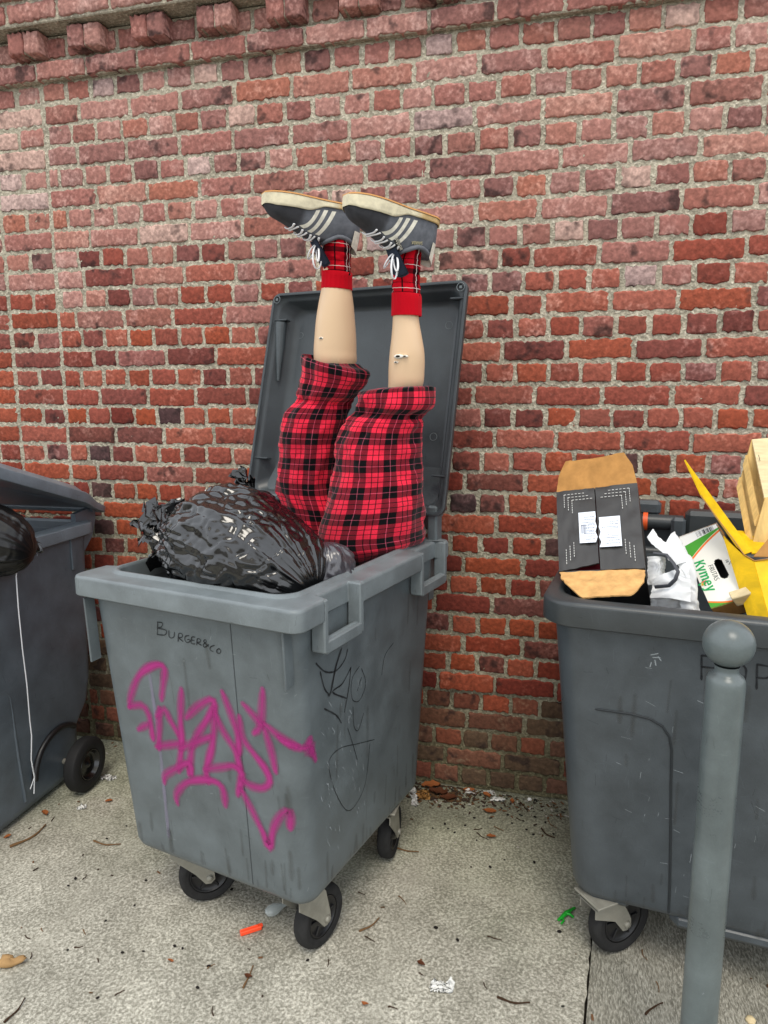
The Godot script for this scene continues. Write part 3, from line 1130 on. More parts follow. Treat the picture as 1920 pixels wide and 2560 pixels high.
	for l in [[-97, 984, -104, 949], [-99, 984, -80, 984, -86, 972, -100, 967, -70, 965, -77, 951, -105, 948], [-60, 966, -62, 949, -54, 946, -44, 952, -41, 965], [-32, 940, -26, 963, -14, 963, -17, 954, -28, 951, -14, 943], [9, 963, -4, 959, -7, 948, -1, 942, 10, 947, 9, 952, 2, 951], [29, 962, 18, 960, 14, 943, 27, 943], [16, 952, 25, 952], [32, 941, 37, 959, 47, 958, 44, 951, 34, 948, 48, 943], [71, 944, 57, 955, 63, 961, 66, 956, 54, 945, 58, 939, 73, 949], [92, 950, 79, 944, 76, 935, 85, 932], [107, 944, 99, 939, 98, 931, 107, 931, 111, 938, 107, 944]]:
		stroke(ink, l, 0.0042, on_front)
	part("handwriting", ink, M.ink, b)
	var tag := MB.new()
	var on_side := func(p: Vector2) -> Vector3:
		return Vector3(hx.call(p.y) - 0.006 + 0.0013, p.y, p.x)
	for l in [[199, 909, 226, 870, 251, 808, 262, 804]]:
		stroke(tag, l, 0.012, on_side)
	for l in [[166, 898, 182, 872, 225, 858, 278, 874, 323, 913], [303, 883, 283, 832, 262, 807], [147, 839, 192, 809, 241, 804, 168, 757], [147, 839, 157, 784, 179, 721], [282, 774, 223, 731, 195, 697]]:
		stroke(tag, l, 0.0062, on_side)
	for l in [[100, 825, 140, 802, 139, 745, 96, 722, 61, 759, 87, 814], [86, 788, 110, 756], [132, 717, 125, 657, 100, 633, 70, 672], [160, 666, 129, 601, 103, 543], [1, 558, 105, 593, 199, 624, 254, 617, 248, 564, 208, 480, 154, 411, 99, 407, 50, 448, 28, 560], [-111, 825, -56, 803, -38, 749]]:
		stroke(tag, l, 0.0036, on_side)
	part("marker_tag", tag, M.ink_thin, b)
	# scuffs and the pale drip down the front
	var sc := MB.new()
	stroke(sc, [-153, 821, -151, 613, -158, 448, -164, 305], 0.016, on_front)
	part("pale_drip", sc, M.drip, b)
	var su := MB.new()
	for k in 60:
		var y := rng.randf_range(0.30, 0.80)
		var z := rng.randf_range(0.02, 0.29)
		var l := rng.randf_range(5, 26)
		var a := rng.randf_range(0.9, 1.7)
		stroke(su, [z * 1000, y * 1000, z * 1000 + cos(a) * l * 0.5, y * 1000 + sin(a) * l * 0.5, z * 1000 + cos(a) * l + rng.randf_range(-3, 3), y * 1000 + sin(a) * l], rng.randf_range(0.0015, 0.0045), on_side)
	for k in 26:
		var y := rng.randf_range(0.26, 0.98)
		var x := rng.randf_range(-0.26, 0.33)
		var l := rng.randf_range(4, 16)
		var a := rng.randf_range(-0.4, 1.9)
		stroke(su, [x * 1000, y * 1000, x * 1000 + cos(a) * l * 0.5, y * 1000 + sin(a) * l * 0.5, x * 1000 + cos(a) * l, y * 1000 + sin(a) * l], rng.randf_range(0.001, 0.003), on_front)
	var dm := MB.new()
	for k in 60:
		var side := k % 2 == 0
		var a := rng.randf_range(-0.30, 0.30) if not side else rng.randf_range(-0.30, 0.30)
		var y := rng.randf_range(0.26, 0.40) if k % 3 else rng.randf_range(0.4, 1.0)
		var l := minf(rng.randf_range(20, 160), (y - 0.25) * 900.0)
		stroke(dm, [a * 1000, y * 1000, a * 1000 + rng.randf_range(-5, 5), y * 1000 - l], rng.randf_range(0.004, 0.024), on_side if side else on_front, [0.0, 0.4, 0.7, 0.4, 0.0])
	part("dirt_streaks", dm, M.dirt, b).set_meta("kind", "stuff")
	part("scuff_marks", su, M.scuff, b).set_meta("kind", "stuff")
	caster(b, Vector3(0.240, 0, 0.268), Vector2(0.97, 0.12), 0.091)
	caster(b, Vector3(-0.205, 0, 0.255), Vector2(0.75, 0.66), 0.091)
	caster(b, Vector3(0.262, 0, -0.185), Vector2(0.97, -0.22), 0.091)
	caster(b, Vector3(-0.21, 0, -0.24), Vector2(0.9, 0.3), 0.091)
	# lid thrown open against the wall: a shallow tray seen from inside
	var BL := Vector3(-0.452, 1.190, -0.405)
	var BR := Vector3(0.372, 1.172, -0.405)
	var TR := Vector3(0.404, 1.944, -0.520)
	var TL := Vector3(-0.376, 1.950, -0.520)
	var nrm := (BR - BL).cross(TL - BL).normalized()
	var at := func(x: float, y: float, d: float) -> Vector3:
		var u := x / 0.78 + 0.5
		var w := y / 0.78 + 0.5
		return BL.lerp(BR, u).lerp(TL.lerp(TR, u), w) + nrm * d
	var L := []
	var lr := func(hx2: float, hy2: float, r: float, d: float, cy := 0.0, cx := 0.0) -> PackedVector3Array:
		var row := PackedVector3Array()
		for p in ring(hx2, hy2, r, 16, 16, 6):
			row.append(at.call(p.x + cx, p.y + cy, d))
		return row
	L.append(spot(at.call(0, 0, -0.086), 88))
	L[0] = spot(at.call(0, 0, -0.086), lr.call(0.39, 0.39, 0.03, 0.0).size())
	L.append(lr.call(0.335, 0.335, 0.05, -0.086))
	L.append(lr.call(0.352, 0.352, 0.05, -0.080))
	L.append(lr.call(0.378, 0.378, 0.035, -0.02))
	L.append(lr.call(0.389, 0.389, 0.032, -0.018))
	L.append(lr.call(0.390, 0.390, 0.032, -0.001))
	L.append(lr.call(0.388, 0.388, 0.030, 0.001))
	L.append(lr.call(0.381, 0.381, 0.028, 0.001))
	L.append(lr.call(0.379, 0.379, 0.028, -0.001))
	L.append(lr.call(0.376, 0.376, 0.028, -0.012))
	L.append(lr.call(0.366, 0.366, 0.034, -0.015))
	L.append(lr.call(0.358, 0.358, 0.038, -0.022))
	L.append(lr.call(0.337, 0.342, 0.045, -0.060, 0.0, 0.012))
	L.append(lr.call(0.325, 0.333, 0.048, -0.070, 0.0, 0.015))
	L.append(lr.call(0.310, 0.320, 0.052, -0.074, 0.0, 0.016))
	L.append(spot(at.call(0, 0, -0.074), L[0].size()))
	mb = MB.new()
	mb.grid(L, true, 1)
	if mb.n[L[0].size() * 14 + 10].dot(nrm) < 0:
		mb = MB.new()
		mb.grid(L, true, -1)
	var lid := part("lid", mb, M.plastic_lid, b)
	# curved foot of the lid, where it bends over the hinge
	var Q := []
	for i in 9:
		var t := i / 8.0
		var row := PackedVector3Array()
		for j in 13:
			var x := lerpf(-0.335, 0.345, j / 12.0)
			row.append(at.call(x, -0.375 + 0.15 * t, -0.068 + 0.046 * pow(1.0 - t, 2.0)))
		Q.append(row)
	mb = MB.new()
	mb.grid(Q, false, 1)
	part("lid_foot", mb, M.plastic_lid2, lid)
	# leaf-shaped lug and bars inside the lid
	var lug := MB.new()
	var lp := []
	var lrad := []
	for k in 9:
		var t := k / 8.0
		lp.append(at.call(-0.352 + 0.016 * t, 0.285 - 0.22 * t, -0.022 - 0.010 * t))
		lrad.append(0.022 * (1.0 - 0.75 * pow(t, 1.4)))
	lug.tube(lp, lrad, 12)
	part("lug", lug, M.plastic_lid2, lid)
	for e in [[-0.350, 0.292, 0.058], [0.352, 0.335, 0.05], [-0.352, -0.235, 0.06], [0.352, -0.255, 0.05]]:
		var br := MB.new()
		var p: Vector3 = at.call(e[0], e[1], -0.024)
		var xd: Vector3 = (at.call(0.1, 0.0, 0.0) - at.call(0.0, 0.0, 0.0)).normalized()
		var yd := nrm.cross(xd).normalized()
		br.cbox(Vector3(e[2], 0.007, 0.03), 0.002, Transform3D(Basis(xd, yd, nrm), p))
		part("lid_rib", br, M.plastic_lid, lid)
	for e in [[-0.366, 0.365, 0.0135, 0.004], [0.367, 0.366, 0.0135, 0.004], [-0.292, 0.245, 0.011, -0.0745], [0.307, 0.262, 0.013, -0.0745], [-0.296, -0.09, 0.011, -0.0745], [0.295, -0.12, 0.013, -0.0745]]:
		var rg := MB.new()
		var pts := []
		var xd: Vector3 = (at.call(0.1, 0.0, 0.0) - at.call(0.0, 0.0, 0.0)).normalized()
		var yd := nrm.cross(xd).normalized()
		var c0: Vector3 = at.call(e[0], e[1], e[3])
		for k in 21:
			var a := TAU * k / 20.0
			pts.append(c0 + (xd * cos(a) + yd * sin(a)) * e[2])
		rg.tube(pts, 0.0016, 6, false)
		if e[3] > 0:
			rg.cbox(Vector3(0.010, 0.010, 0.003), 0.001, Transform3D(Basis(xd, yd, nrm), c0))
		part("moulded_ring", rg, M.plastic, lid)
	# hinge posts
	for s in [-1.0, 1.0]:
		var hp := MB.new()
		hp.cbox(Vector3(0.036, 0.15, 0.05), 0.006, Transform3D(Basis(), Vector3(0.325 * s, 1.13, -0.44)))
		hp.tube([Vector3(0.30 * s, 1.185, -0.455), Vector3(0.345 * s, 1.185, -0.455)], 0.02, 12)
		part("hinge", hp, M.plastic, b)

# rings given as xl, yl, xr, yr in millimetres (left and right edge of the limb); depth leans with height
func limb(mb: MB, e: Array, zk: Callable, ratio: float, sides: int, sub: int, disp: Callable, per := Vector2.ONE, wide := 0.86) -> void:
	var K := e.size() / 4
	var P := []
	var UV := []
	var rows := []
	for i in K:
		rows.append([e[i * 4] / 1000.0, e[i * 4 + 1] / 1000.0, e[i * 4 + 2] / 1000.0, e[i * 4 + 3] / 1000.0])
	var v := 0.0
	var last := Vector3.ZERO
	var circ := 0.0
	for i in K:
		circ += Vector2(rows[i][2] - rows[i][0], rows[i][3] - rows[i][1]).length() * PI * 0.86 / K
	for i in K - 1:
		for s in (sub if i < K - 2 else sub + 1):
			var t := float(s) / sub
			var q := []
			for k in 4:
				q.append(cubic_interpolate(rows[i][k], rows[i + 1][k], rows[maxi(i - 1, 0)][k], rows[mini(i + 2, K - 1)][k], t))
			var a := Vector3(q[0], q[1], 0)
			var b := Vector3(q[2], q[3], 0)
			var c := (a + b) * 0.5
			c.z = zk.call(c.y)
			var xd := (b - a) * 0.5
			var hw := xd.length() * wide
			xd = xd.normalized()
			var zd := Vector3(0, 0, 1)
			if P.size():
				v += c.distance_to(last)
			last = c
			var row := PackedVector3Array()
			var ur := PackedVector2Array()
			for j in sides:
				var ang := TAU * j / sides
				var d: float = disp.call(ang, v, (i + t) / (K - 1))
				row.append(c + xd * cos(ang) * (hw + d) + zd * sin(ang) * (hw * ratio + d))
			for j in sides + 1:
				ur.append(Vector2(circ * j / sides / per.x, v / per.y))
			P.append(row)
			UV.append(ur)
	mb.grid(P, true, 0, UV)

func plaid_texture(size: int) -> ImageTexture:
	var n := nimg(size, noise(FastNoiseLite.TYPE_VALUE, 0.5, 1, 3))
	var d := PackedByteArray()
	d.resize(size * size * 3)
	var band := func(t: float) -> int:
		if t < 0.46:
			return 2 if absf(t - 0.23) < 0.012 else 0
		return 3 if absf(t - 0.625) < 0.014 or absf(t - 0.815) < 0.014 else 1
	var cols := [Vector3(10, 10, 13), Vector3(238, 46, 72), Vector3(206, 92, 116), Vector3(30, 12, 18)]
	for y in size:
		var cy: int = band.call(float(y) / size)
		for x in size:
			var cx: int = band.call(float(x) / size)
			var over := ((x / 2 + y / 2) % 2) == 0
			var a: Vector3 = cols[cx]
			var b: Vector3 = cols[cy]
			var c := a.lerp(b, 0.62 if over else 0.38)
			if cx >= 2 and cy < 2:
				c = a.lerp(b, 0.32)
			elif cy >= 2 and cx < 2:
				c = b.lerp(a, 0.32)
			c *= 0.90 + 0.2 * n[y * size + x] / 255.0
			var i := (y * size + x) * 3
			d[i] = clampi(int(c.x), 0, 255); d[i + 1] = clampi(int(c.y), 0, 255); d[i + 2] = clampi(int(c.z), 0, 255)
	return tex_rgb(size, d)

func sock_texture(size: int) -> ImageTexture:
	var d := PackedByteArray()
	d.resize(size * size * 3)
	for y in size:
		for x in size:
			var u := float(x) / size
			var v := float(y) / size
			var c := Vector3(196, 16, 34)
			var dk := 0
			if u < 0.26:
				dk += 1
			if v < 0.22:
				dk += 1
			c = c.lerp(Vector3(20, 8, 12), [0.0, 0.55, 0.94][dk])
			if absf(u - 0.60) < 0.022:
				c = Vector3(22, 10, 14)
			if absf(v - 0.62) < 0.014 and fmod(u * 10.0, 1.0) < 0.9:
				c = c.lerp(Vector3(30, 8, 12), 0.7)
			if absf(u - 0.13 - 0.006 * sin(v * 40.0)) < 0.014 or absf(v - 0.38 - 0.004 * sin(u * 30.0)) < 0.012:
				c = Vector3(224, 210, 205)
			var i := (y * size + x) * 3
			d[i] = int(c.x); d[i + 1] = int(c.y); d[i + 2] = int(c.z)
	return tex_rgb(size, d)

func mannequin() -> void:
	var m := thing("mannequin_legs", "upside-down mannequin legs in red plaid shorts and striped shoes, sticking out of the middle bin", "mannequin", Vector3(-0.838, 0, 0.662), deg_to_rad(-13.3))
	var zk := func(y: float) -> float: return -0.27 + (y - 1.2) * 0.2
	var none := func(_a: float, _v: float, _t: float) -> float: return 0.0
	var skin := MB.new()
	limb(skin, [372, 1985, 404, 1983, 345, 1960, 405, 1957, 330, 1900, 404, 1896, 316, 1830, 400, 1826, 311, 1785, 399, 1783, 302, 1740, 405, 1736, 291, 1694, 409, 1691, 282, 1647, 405, 1644, 276, 1599, 394, 1598, 262, 1540, 350, 1540, 200, 1400, 300, 1400, 150, 1250, 290, 1260, 100, 1060, 260, 1070], zk, 1.04, 32, 5, none)
	limb(skin, [130, 2020, 170, 2016, 108, 1990, 182, 1984, 100, 1950, 178, 1945, 90, 1905, 182, 1900, 84, 1885, 187, 1880, 68, 1845, 189, 1838, 52, 1798, 188, 1791, 40, 1750, 186, 1745, 31, 1711, 182, 1707, 25, 1671, 174, 1668, 10, 1610, 120, 1600, -80, 1430, 30, 1430, -120, 1270, 0, 1265, -90, 1070, 30, 1060], zk, 1.04, 32, 5, none)
	limb(skin, [20, 1120, 160, 1125, -90, 1080, 260, 1080, -100, 1000, 260, 1000, -90, 920, 240, 920, -70, 840, 220, 840], zk, 0.5, 32, 4, none)
	part("body", skin, M.skin, m)
	# chipped plaster on the shins
	for e in [[349, 1683, -116, 0.010], [369, 1683, -119, 0.006], [340, 1667, -120, 0.005], [102, 1742, -98, 0.006]]:
		for k in 2:
			var ch := MB.new()
			var c := Vector3(e[0], e[1], e[2]) / 1000.0
			ch.lathe([Vector2(0, 0.0034 + k * 0.001), Vector2(e[3] * (1.0 if k == 0 else 0.55), 0.0026 + k * 0.001), Vector2(e[3] * (1.15 if k == 0 else 0.6), -0.004)], 9, Transform3D(Basis(Vector3.RIGHT, PI * 0.5 - 0.1).scaled(Vector3(1.3, 0.6, 1.0)), c))
			part("chip" if k == 0 else "hole", ch, M.plaster if k == 0 else M.soil, m)
	# moulding seam on the left shin
	var se := MB.new()
	var sp := []
	for k in 12:
		var y := 1.87 - k * 0.018
		sp.append(Vector3(0.150 - 0.0004 * k, y, zk.call(y) + 0.040 + 0.0010 * k))
	se.tube(sp, 0.0011, 6)
	part("moulding_seam", se, M.skin, m)
	# shorts: two legs turned over at the knees
	var nf := noise(FastNoiseLite.TYPE_SIMPLEX, 5.5, 3, 61)
	var nr := noise(FastNoiseLite.TYPE_SIMPLEX_SMOOTH, 4.2, 2, 62)
	nr.fractal_type = FastNoiseLite.FRACTAL_RIDGED
	var fold := func(seed_off: float, cuff: float) -> Callable:
		return func(a: float, v: float, t: float) -> float:
			var x := cos(a) * 0.16 + seed_off
			var z := sin(a) * 0.16
			var big := nr.get_noise_3d(x * 1.1, v * 0.7 + cos(a) * 0.10, z) * 0.0080
			var fine := nf.get_noise_3d(x * 1.6, v * 2.0 - cos(a) * 0.22, z * 1.6) * 0.0100
			var pinch := -0.020 * exp(-pow((v - cuff) / 0.018, 2.0)) * (0.6 + 0.6 * nf.get_noise_2d(a * 0.35, 3.0))
			var pleat := 0.0045 * sin(a * 11.0 + 3.0 * nf.get_noise_2d(v * 2.0, a * 0.1)) * exp(-pow((v - cuff) / 0.045, 2.0))
			var crs := -0.006 * pow(clampf(nr.get_noise_3d(x * 2.4 + 7.0, v * 2.2 + cos(a) * 0.2, z * 2.4) * 0.5 + 0.5, 0.0, 1.0), 5.0)
			return big + fine + pinch + pleat + crs
	var shr := MB.new()
	limb(shr, [271, 1595, 400, 1596, 240, 1592, 405, 1600, 200, 1585, 420, 1598, 186, 1576, 424, 1590, 174, 1549, 416, 1540, 150, 1520, 385, 1508, 118, 1485, 374, 1478, 107, 1466, 370, 1456, 87, 1423, 370, 1426, 71, 1369, 366, 1375, 57, 1308, 364, 1324, 23, 1221, 361, 1245, -30, 1106, 352, 1141, -15, 1029, 339, 1101, 58, 976, 216, 1030, 90, 940, 180, 960], zk, 0.92, 72, 7, fold.call(0.0, 0.115), Vector2(0.073, 0.088), 0.94)
	limb(shr, [23, 1672, 174, 1668, 0, 1690, 190, 1655, -6, 1703, 208, 1645, -14, 1690, 210, 1632, -18, 1642, 190, 1604, -40, 1590, 160, 1572, -66, 1550, 128, 1540, -108, 1506, 111, 1498, -131, 1451, 92, 1445, -146, 1383, 74, 1385, -163, 1325, 59, 1319, -175, 1261, 50, 1256, -163, 1209, 60, 1192, -140, 1110, 60, 1100, -90, 1040, 30, 1030], zk, 0.92, 72, 7, fold.call(3.0, 0.150), Vector2(0.073, 0.088), 0.94)
	part("shorts", shr, M.plaid, m)
	# socks with plain ribbed cuffs
	var nk := noise(FastNoiseLite.TYPE_SIMPLEX, 9.0, 2, 64)
	var wr := func(a: float, v: float, _t: float) -> float:
		return 0.0028 * sin(v * 260.0 + 2.2 * sin(a + v * 12.0) + 3.0 * nk.get_noise_2d(a * 0.08, v)) * (0.4 + 0.6 * nk.get_noise_2d(v * 3.0 + 9.0, a * 0.1)) + 0.0012
	var rib := func(a: float, _v: float, _t: float) -> float: return 0.0007 * sin(a * 60.0) + 0.002
	var s1 := MB.new()
	limb(s1, [93, 1925, 193, 1918, 95, 1940, 192, 1933, 100, 1963, 194, 1956, 100, 1994, 200, 1985, 110, 2014, 198, 2006, 134, 2036, 180, 2031], zk, 0.88, 40, 8, wr, Vector2(0.075, 0.062))
	part("sock", s1, M.sock, m)
	var c1 := MB.new()
	limb(c1, [89, 1887, 186, 1880, 86, 1889, 188, 1882, 90, 1908, 190, 1902, 93, 1925, 193, 1918, 94, 1935, 192, 1927], zk, 1.02, 80, 3, rib)
	part("sock_cuff", c1, M.sock_red, m)
	var s2 := MB.new()
	limb(s2, [317, 1848, 408, 1844, 319, 1865, 409, 1860, 322, 1901, 410, 1895, 333, 1944, 417, 1940, 350, 1972, 424, 1970, 366, 2000, 422, 1997, 376, 2018, 416, 2016], zk, 0.98, 40, 8, wr, Vector2(0.075, 0.062))
	part("sock", s2, M.sock, m)
	var c2 := MB.new()
	limb(c2, [314, 1798, 404, 1796, 311, 1800, 406, 1798, 314, 1825, 408, 1822, 317, 1848, 410, 1844, 318, 1860, 408, 1855], zk, 1.02, 80, 3, rib)
	part("sock_cuff", c2, M.sock_red, m)
	shoe(m, Vector3(0.200, 2.100, -0.160), Vector3(0.036, 2.116, 0.090), 1.0, false)
	shoe(m, Vector3(0.432, 2.048, -0.180), Vector3(0.302, 2.078, 0.100), 1.0, true)

func shoe(m: Node3D, heel: Vector3, toe: Vector3, wide: float, tagged: bool) -> void:
	var s := Node3D.new()
	s.name = "shoe"
	m.add_child(s, true)
	var Ls := heel.distance_to(toe) * 0.97
	var ld := (toe - heel).normalized()
	var ud := Vector3(0.0, -1.0, 0.0)
	ud = (ud - ld * ud.dot(ld)).normalized()
	var wd := ld.cross(ud).normalized()
	if wd.x < 0:
		wd = -wd
	# half width and height of the shoe along its length (0 heel, 1 toe)
	var cw := Curve.new()
	cw.min_value = 0.0
	for p in [[0.0, 0.010], [0.03, 0.026], [0.10, 0.038], [0.25, 0.041], [0.42, 0.040], [0.60, 0.045], [0.74, 0.048], [0.87, 0.042], [0.95, 0.030], [0.985, 0.018], [1.0, 0.006]]:
		cw.add_point(Vector2(p[0], p[1]), 0, 0, Curve.TANGENT_LINEAR, Curve.TANGENT_LINEAR)
	var chh := Curve.new()
	for p in [[0.0, 0.080], [0.08, 0.094], [0.16, 0.088], [0.26, 0.084], [0.36, 0.096], [0.44, 0.094], [0.55, 0.078], [0.68, 0.058], [0.80, 0.042], [0.90, 0.033], [0.97, 0.022], [1.0, 0.010]]:
		chh.add_point(Vector2(p[0], p[1]), 0, 0, Curve.TANGENT_LINEAR, Curve.TANGENT_LINEAR)
	var hw := func(t: float) -> float: return (cw.sample(clampf(t - 0.02, 0, 1)) + cw.sample(t) * 2.0 + cw.sample(clampf(t + 0.02, 0, 1))) * 0.25 * wide
	var hh := func(t: float) -> float: return (chh.sample(clampf(t - 0.03, 0, 1)) + chh.sample(t) * 2.0 + chh.sample(clampf(t + 0.03, 0, 1))) * 0.25
	var st := func(t: float) -> float: return lerpf(0.011, 0.030, sstep(0.40, 0.62, t)) - 0.006 * sstep(0.9, 1.0, t)
	var S := func(t: float, a: float, off: float) -> Vector3:
		var c := cos(a)
		var sn := sin(a)
		var w: float = hw.call(t) * 0.97 + off
		var h: float = hh.call(t) + off
		var x := w * signf(c) * pow(absf(c), 0.62)
		var y := h * pow(absf(sn), 0.80)
		# the flanks lean in towards the lacing
		x *= 1.0 - 0.30 * pow(clampf(y / 0.095, 0.0, 1.0), 1.5)
		return heel + ld * (t * Ls) + wd * x + ud * (y + st.call(t) * 0.75)
	var P := []
	var C := []
	for i in 49:
		var t := i / 48.0
		var row := PackedVector3Array()
		var cr := PackedColorArray()
		for j in 33:
			row.append(S.call(t, PI * j / 32.0, 0.0))
			var blk := sstep(0.60, 0.66, t - 0.05 * sin(PI * j / 32.0))
			blk = maxf(blk, 0.85 * sstep(1.05, 1.20, PI * j / 32.0) * sstep(2.1, 1.95, PI * j / 32.0) * sstep(0.3, 0.4, t))
			cr.append(Color(1, 1, 1).lerp(Color(0.40, 0.38, 0.37), blk))
		P.append(row)
		C.append(cr)
	var up := MB.new()
	up.grid(P, false, 0, [], C)
	part("upper", up, M.suede, s)
	# sole: wall and tread
	var out := func(k: int, inset: float) -> Array:
		var t := 0.0
		var sd := 1.0
		if k <= 40:
			t = k / 40.0
		else:
			t = (80 - k) / 40.0
			sd = -1.0
		t = 0.5 - 0.5 * cos(t * PI)
		var w: float = maxf(hw.call(t) + 0.0045 - inset, 0.002)
		return [t, sd * w]
	var rows := [[0.004, 0.0], [0.0008, 0.0012], [0.0, 0.004], [0.0, 0.8], [0.0006, 0.94], [0.003, 1.0]]
	var Q := []
	for r in rows:
		var row := PackedVector3Array()
		for k in 80:
			var o: Array = out.call(k, r[0])
			var th: float = st.call(o[0]) + 0.004
			var y: float = r[1] if r[1] < 0.1 and r[1] > 0.0 else r[1] * th
			row.append(heel + ld * (o[0] * Ls * 1.012 - 0.002) + wd * o[1] + ud * y)
		Q.append(row)
	var so := MB.new()
	var QC := []
	for r in rows:
		var cr := PackedColorArray()
		for k in 80:
			var o: Array = out.call(k, 0.0)
			cr.append(Color(0.78, 0.60, 0.38).lerp(Color(1, 1, 1), sstep(0.26, 0.34, o[0])))
		QC.append(cr)
	so.grid(Q, true, 0, [], QC)
	part("sole", so, M.sole, s)
	var tr := MB.new()
	var bot := PackedVector3Array()
	var bot0 := PackedVector3Array()
	var mid := PackedVector3Array()
	for k in 80:
		var o: Array = out.call(k, -0.0012)
		bot0.append(heel + ld * (o[0] * Ls * 1.014 - 0.003) + wd * o[1] * 1.0 + ud * 0.0012)
		bot.append(heel + ld * (o[0] * Ls * 1.012 - 0.002) + wd * o[1] - ud * 0.0025)
		mid.append(heel + ld * (o[0] * Ls) - ud * 0.0025)
	tr.grid([bot0, bot, mid], true, 0)
	part("tread", tr, M.gum, s)
	# three stripes on either flank
	for sd in [0, 1]:
		for k in 3:
			var G := []
			for i in 9:
				var u := i / 8.0
				var row := PackedVector3Array()
				for j in 5:
					var t := 0.335 + k * 0.085 + 0.15 * u + (j - 2) * 0.0112
					var a := 0.10 + 0.88 * u
					row.append(S.call(t, a if sd == 0 else PI - a, 0.0013))
				G.append(row)
			var sb := MB.new()
			sb.grid(G, false, 1)
			part("stripe", sb, M.white_leather, s)
	# tongue, laces, bow, heel tab, collar
	var tg := MB.new()
	var T := []
	for i in 9:
		var u := i / 8.0
		var row := PackedVector3Array()
		for j in 9:
			var x := (j - 4) / 4.0
			row.append(heel + ld * (Ls * (0.50 - 0.135 * u)) + wd * x * (0.020 + 0.010 * u) + ud * (0.104 + 0.060 * u - 0.006 * x * x))
		T.append(row)
	tg.grid(T, false, 0)
	var T2 := []
	for r in T:
		var row := PackedVector3Array()
		for p in r:
			row.append(p - ld * 0.007 + ud * 0.003)
		T2.append(row)
	tg.grid(T2, false, 0)
	part("tongue", tg, M.tongue, s)
	for k in 7:
		var lc := MB.new()
		var t0 := 0.46 + k * 0.045
		var pts := []
		for i in 9:
			var u := i / 8.0
			pts.append(S.call(t0 + 0.018 * sin(u * PI) * (1.0 if k % 2 else -0.4) + 0.012 * u, lerpf(1.06, PI - 1.06, u), 0.0042))
		lc.tube(pts, 0.0036, 6, true, 0.6)
		part("lace", lc, M.lace, s)
	var kn: Vector3 = S.call(0.43, PI * 0.5, 0.006)
	for e in [[0.022, 0.052, 0.010, 0.0], [-0.020, 0.040, 0.022, 0.01], [0.006, 0.070, 0.006, 0.018]]:
		var bw := MB.new()
		var pts := []
		for i in 15:
			var a := TAU * i / 14.0
			pts.append(kn + wd * (e[0] * (1.0 - cos(a)) * 0.5 + sin(a) * 0.009) + ud * (e[1] * (1.0 - cos(a)) * 0.5) + ld * (e[2] * sin(a * 0.5) + e[3] * sin(a)))
		bw.tube(pts, 0.0030, 6, true, 0.6)
		part("lace", bw, M.lace, s)
	var ht := MB.new()
	var H := []
	for i in 7:
		var u := i / 6.0
		var row := PackedVector3Array()
		for j in 9:
			var x := (j - 4) / 4.0
			row.append(heel + ld * (-0.004 + 0.030 * x * x + 0.010 * u) + wd * x * 0.029 + ud * (0.062 + 0.060 * u - 0.016 * x * x * u))
		H.append(row)
	ht.grid(H, false, 0)
	part("heel_tab", ht, M.white_leather, s)
	var cl := MB.new()
	var cp := []
	for k in 25:
		var a := TAU * k / 24.0
		var t := 0.225 + 0.165 * cos(a)
		var y: float = hh.call(t) + st.call(t) * 0.75
		cp.append(heel + ld * (t * Ls) + wd * sin(a) * 0.029 + ud * (y - 0.010 * absf(sin(a)) + 0.002))
	cl.tube(cp, 0.0062, 8, false)
	part("collar", cl, M.suede, s)
	if tagged:
		# woven tag and gold foil lettering on the flank
		var p0: Vector3 = S.call(0.47, 0.98, 0.002)
		var px: Vector3 = (S.call(0.49, 0.90, 0.002) - S.call(0.45, 1.06, 0.002)).normalized()
		var e1: Vector3 = S.call(0.47, 1.04, 0.002) - S.call(0.47, 0.92, 0.002)
		var py := (e1 - px * e1.dot(px)).normalized()
		var pz := px.cross(py)
		if pz.dot(wd) < 0:
			pz = -pz
			px = -px
		var tb := MB.new()
		tb.cbox(Vector3(0.034, 0.013, 0.0024), 0.0008, Transform3D(Basis(px, py, pz), p0))
		part("tag", tb, M.black_plastic, s)
		text_part(s, "adidas", 0.0105, M.white_leather, Transform3D(Basis(px, py, pz), p0 + pz * 0.0014))
		var q0: Vector3 = S.call(0.27, 0.80, 0.0016)
		var qx := (S.call(0.25, 0.80, 0.0) - S.call(0.29, 0.80, 0.0) as Vector3).normalized()
		var e2: Vector3 = S.call(0.27, 0.9, 0.0) - S.call(0.27, 0.7, 0.0)
		var qz := qx.cross(e2).normalized()
		if qz.dot(wd) < 0:
			qz = -qz
			qx = -qx
		var qy := qz.cross(qx)
		text_part(s, "SAMBA", 0.0085, M.gold_foil, Transform3D(Basis(qx, qy, qz), q0 + qz * 0.0010))

func text_part(parent: Node3D, words: String, height: float, m: Material, xf: Transform3D, called := "lettering", bold := false) -> MeshInstance3D:
	var tm := TextMesh.new()
	var sf := SystemFont.new()
	sf.font_names = PackedStringArray(["Droid Sans"])
	if bold:
		sf.font_weight = 700
	tm.font = sf
	tm.text = words
	tm.font_size = 48
	tm.pixel_size = height / 34.0
	tm.depth = 0.0006
	var am := ArrayMesh.new()
	for i in tm.get_surface_count():
		am.add_surface_from_arrays(Mesh.PRIMITIVE_TRIANGLES, tm.surface_get_arrays(i))
	var o := part(called, am, m, parent)
	o.transform = xf
	return o

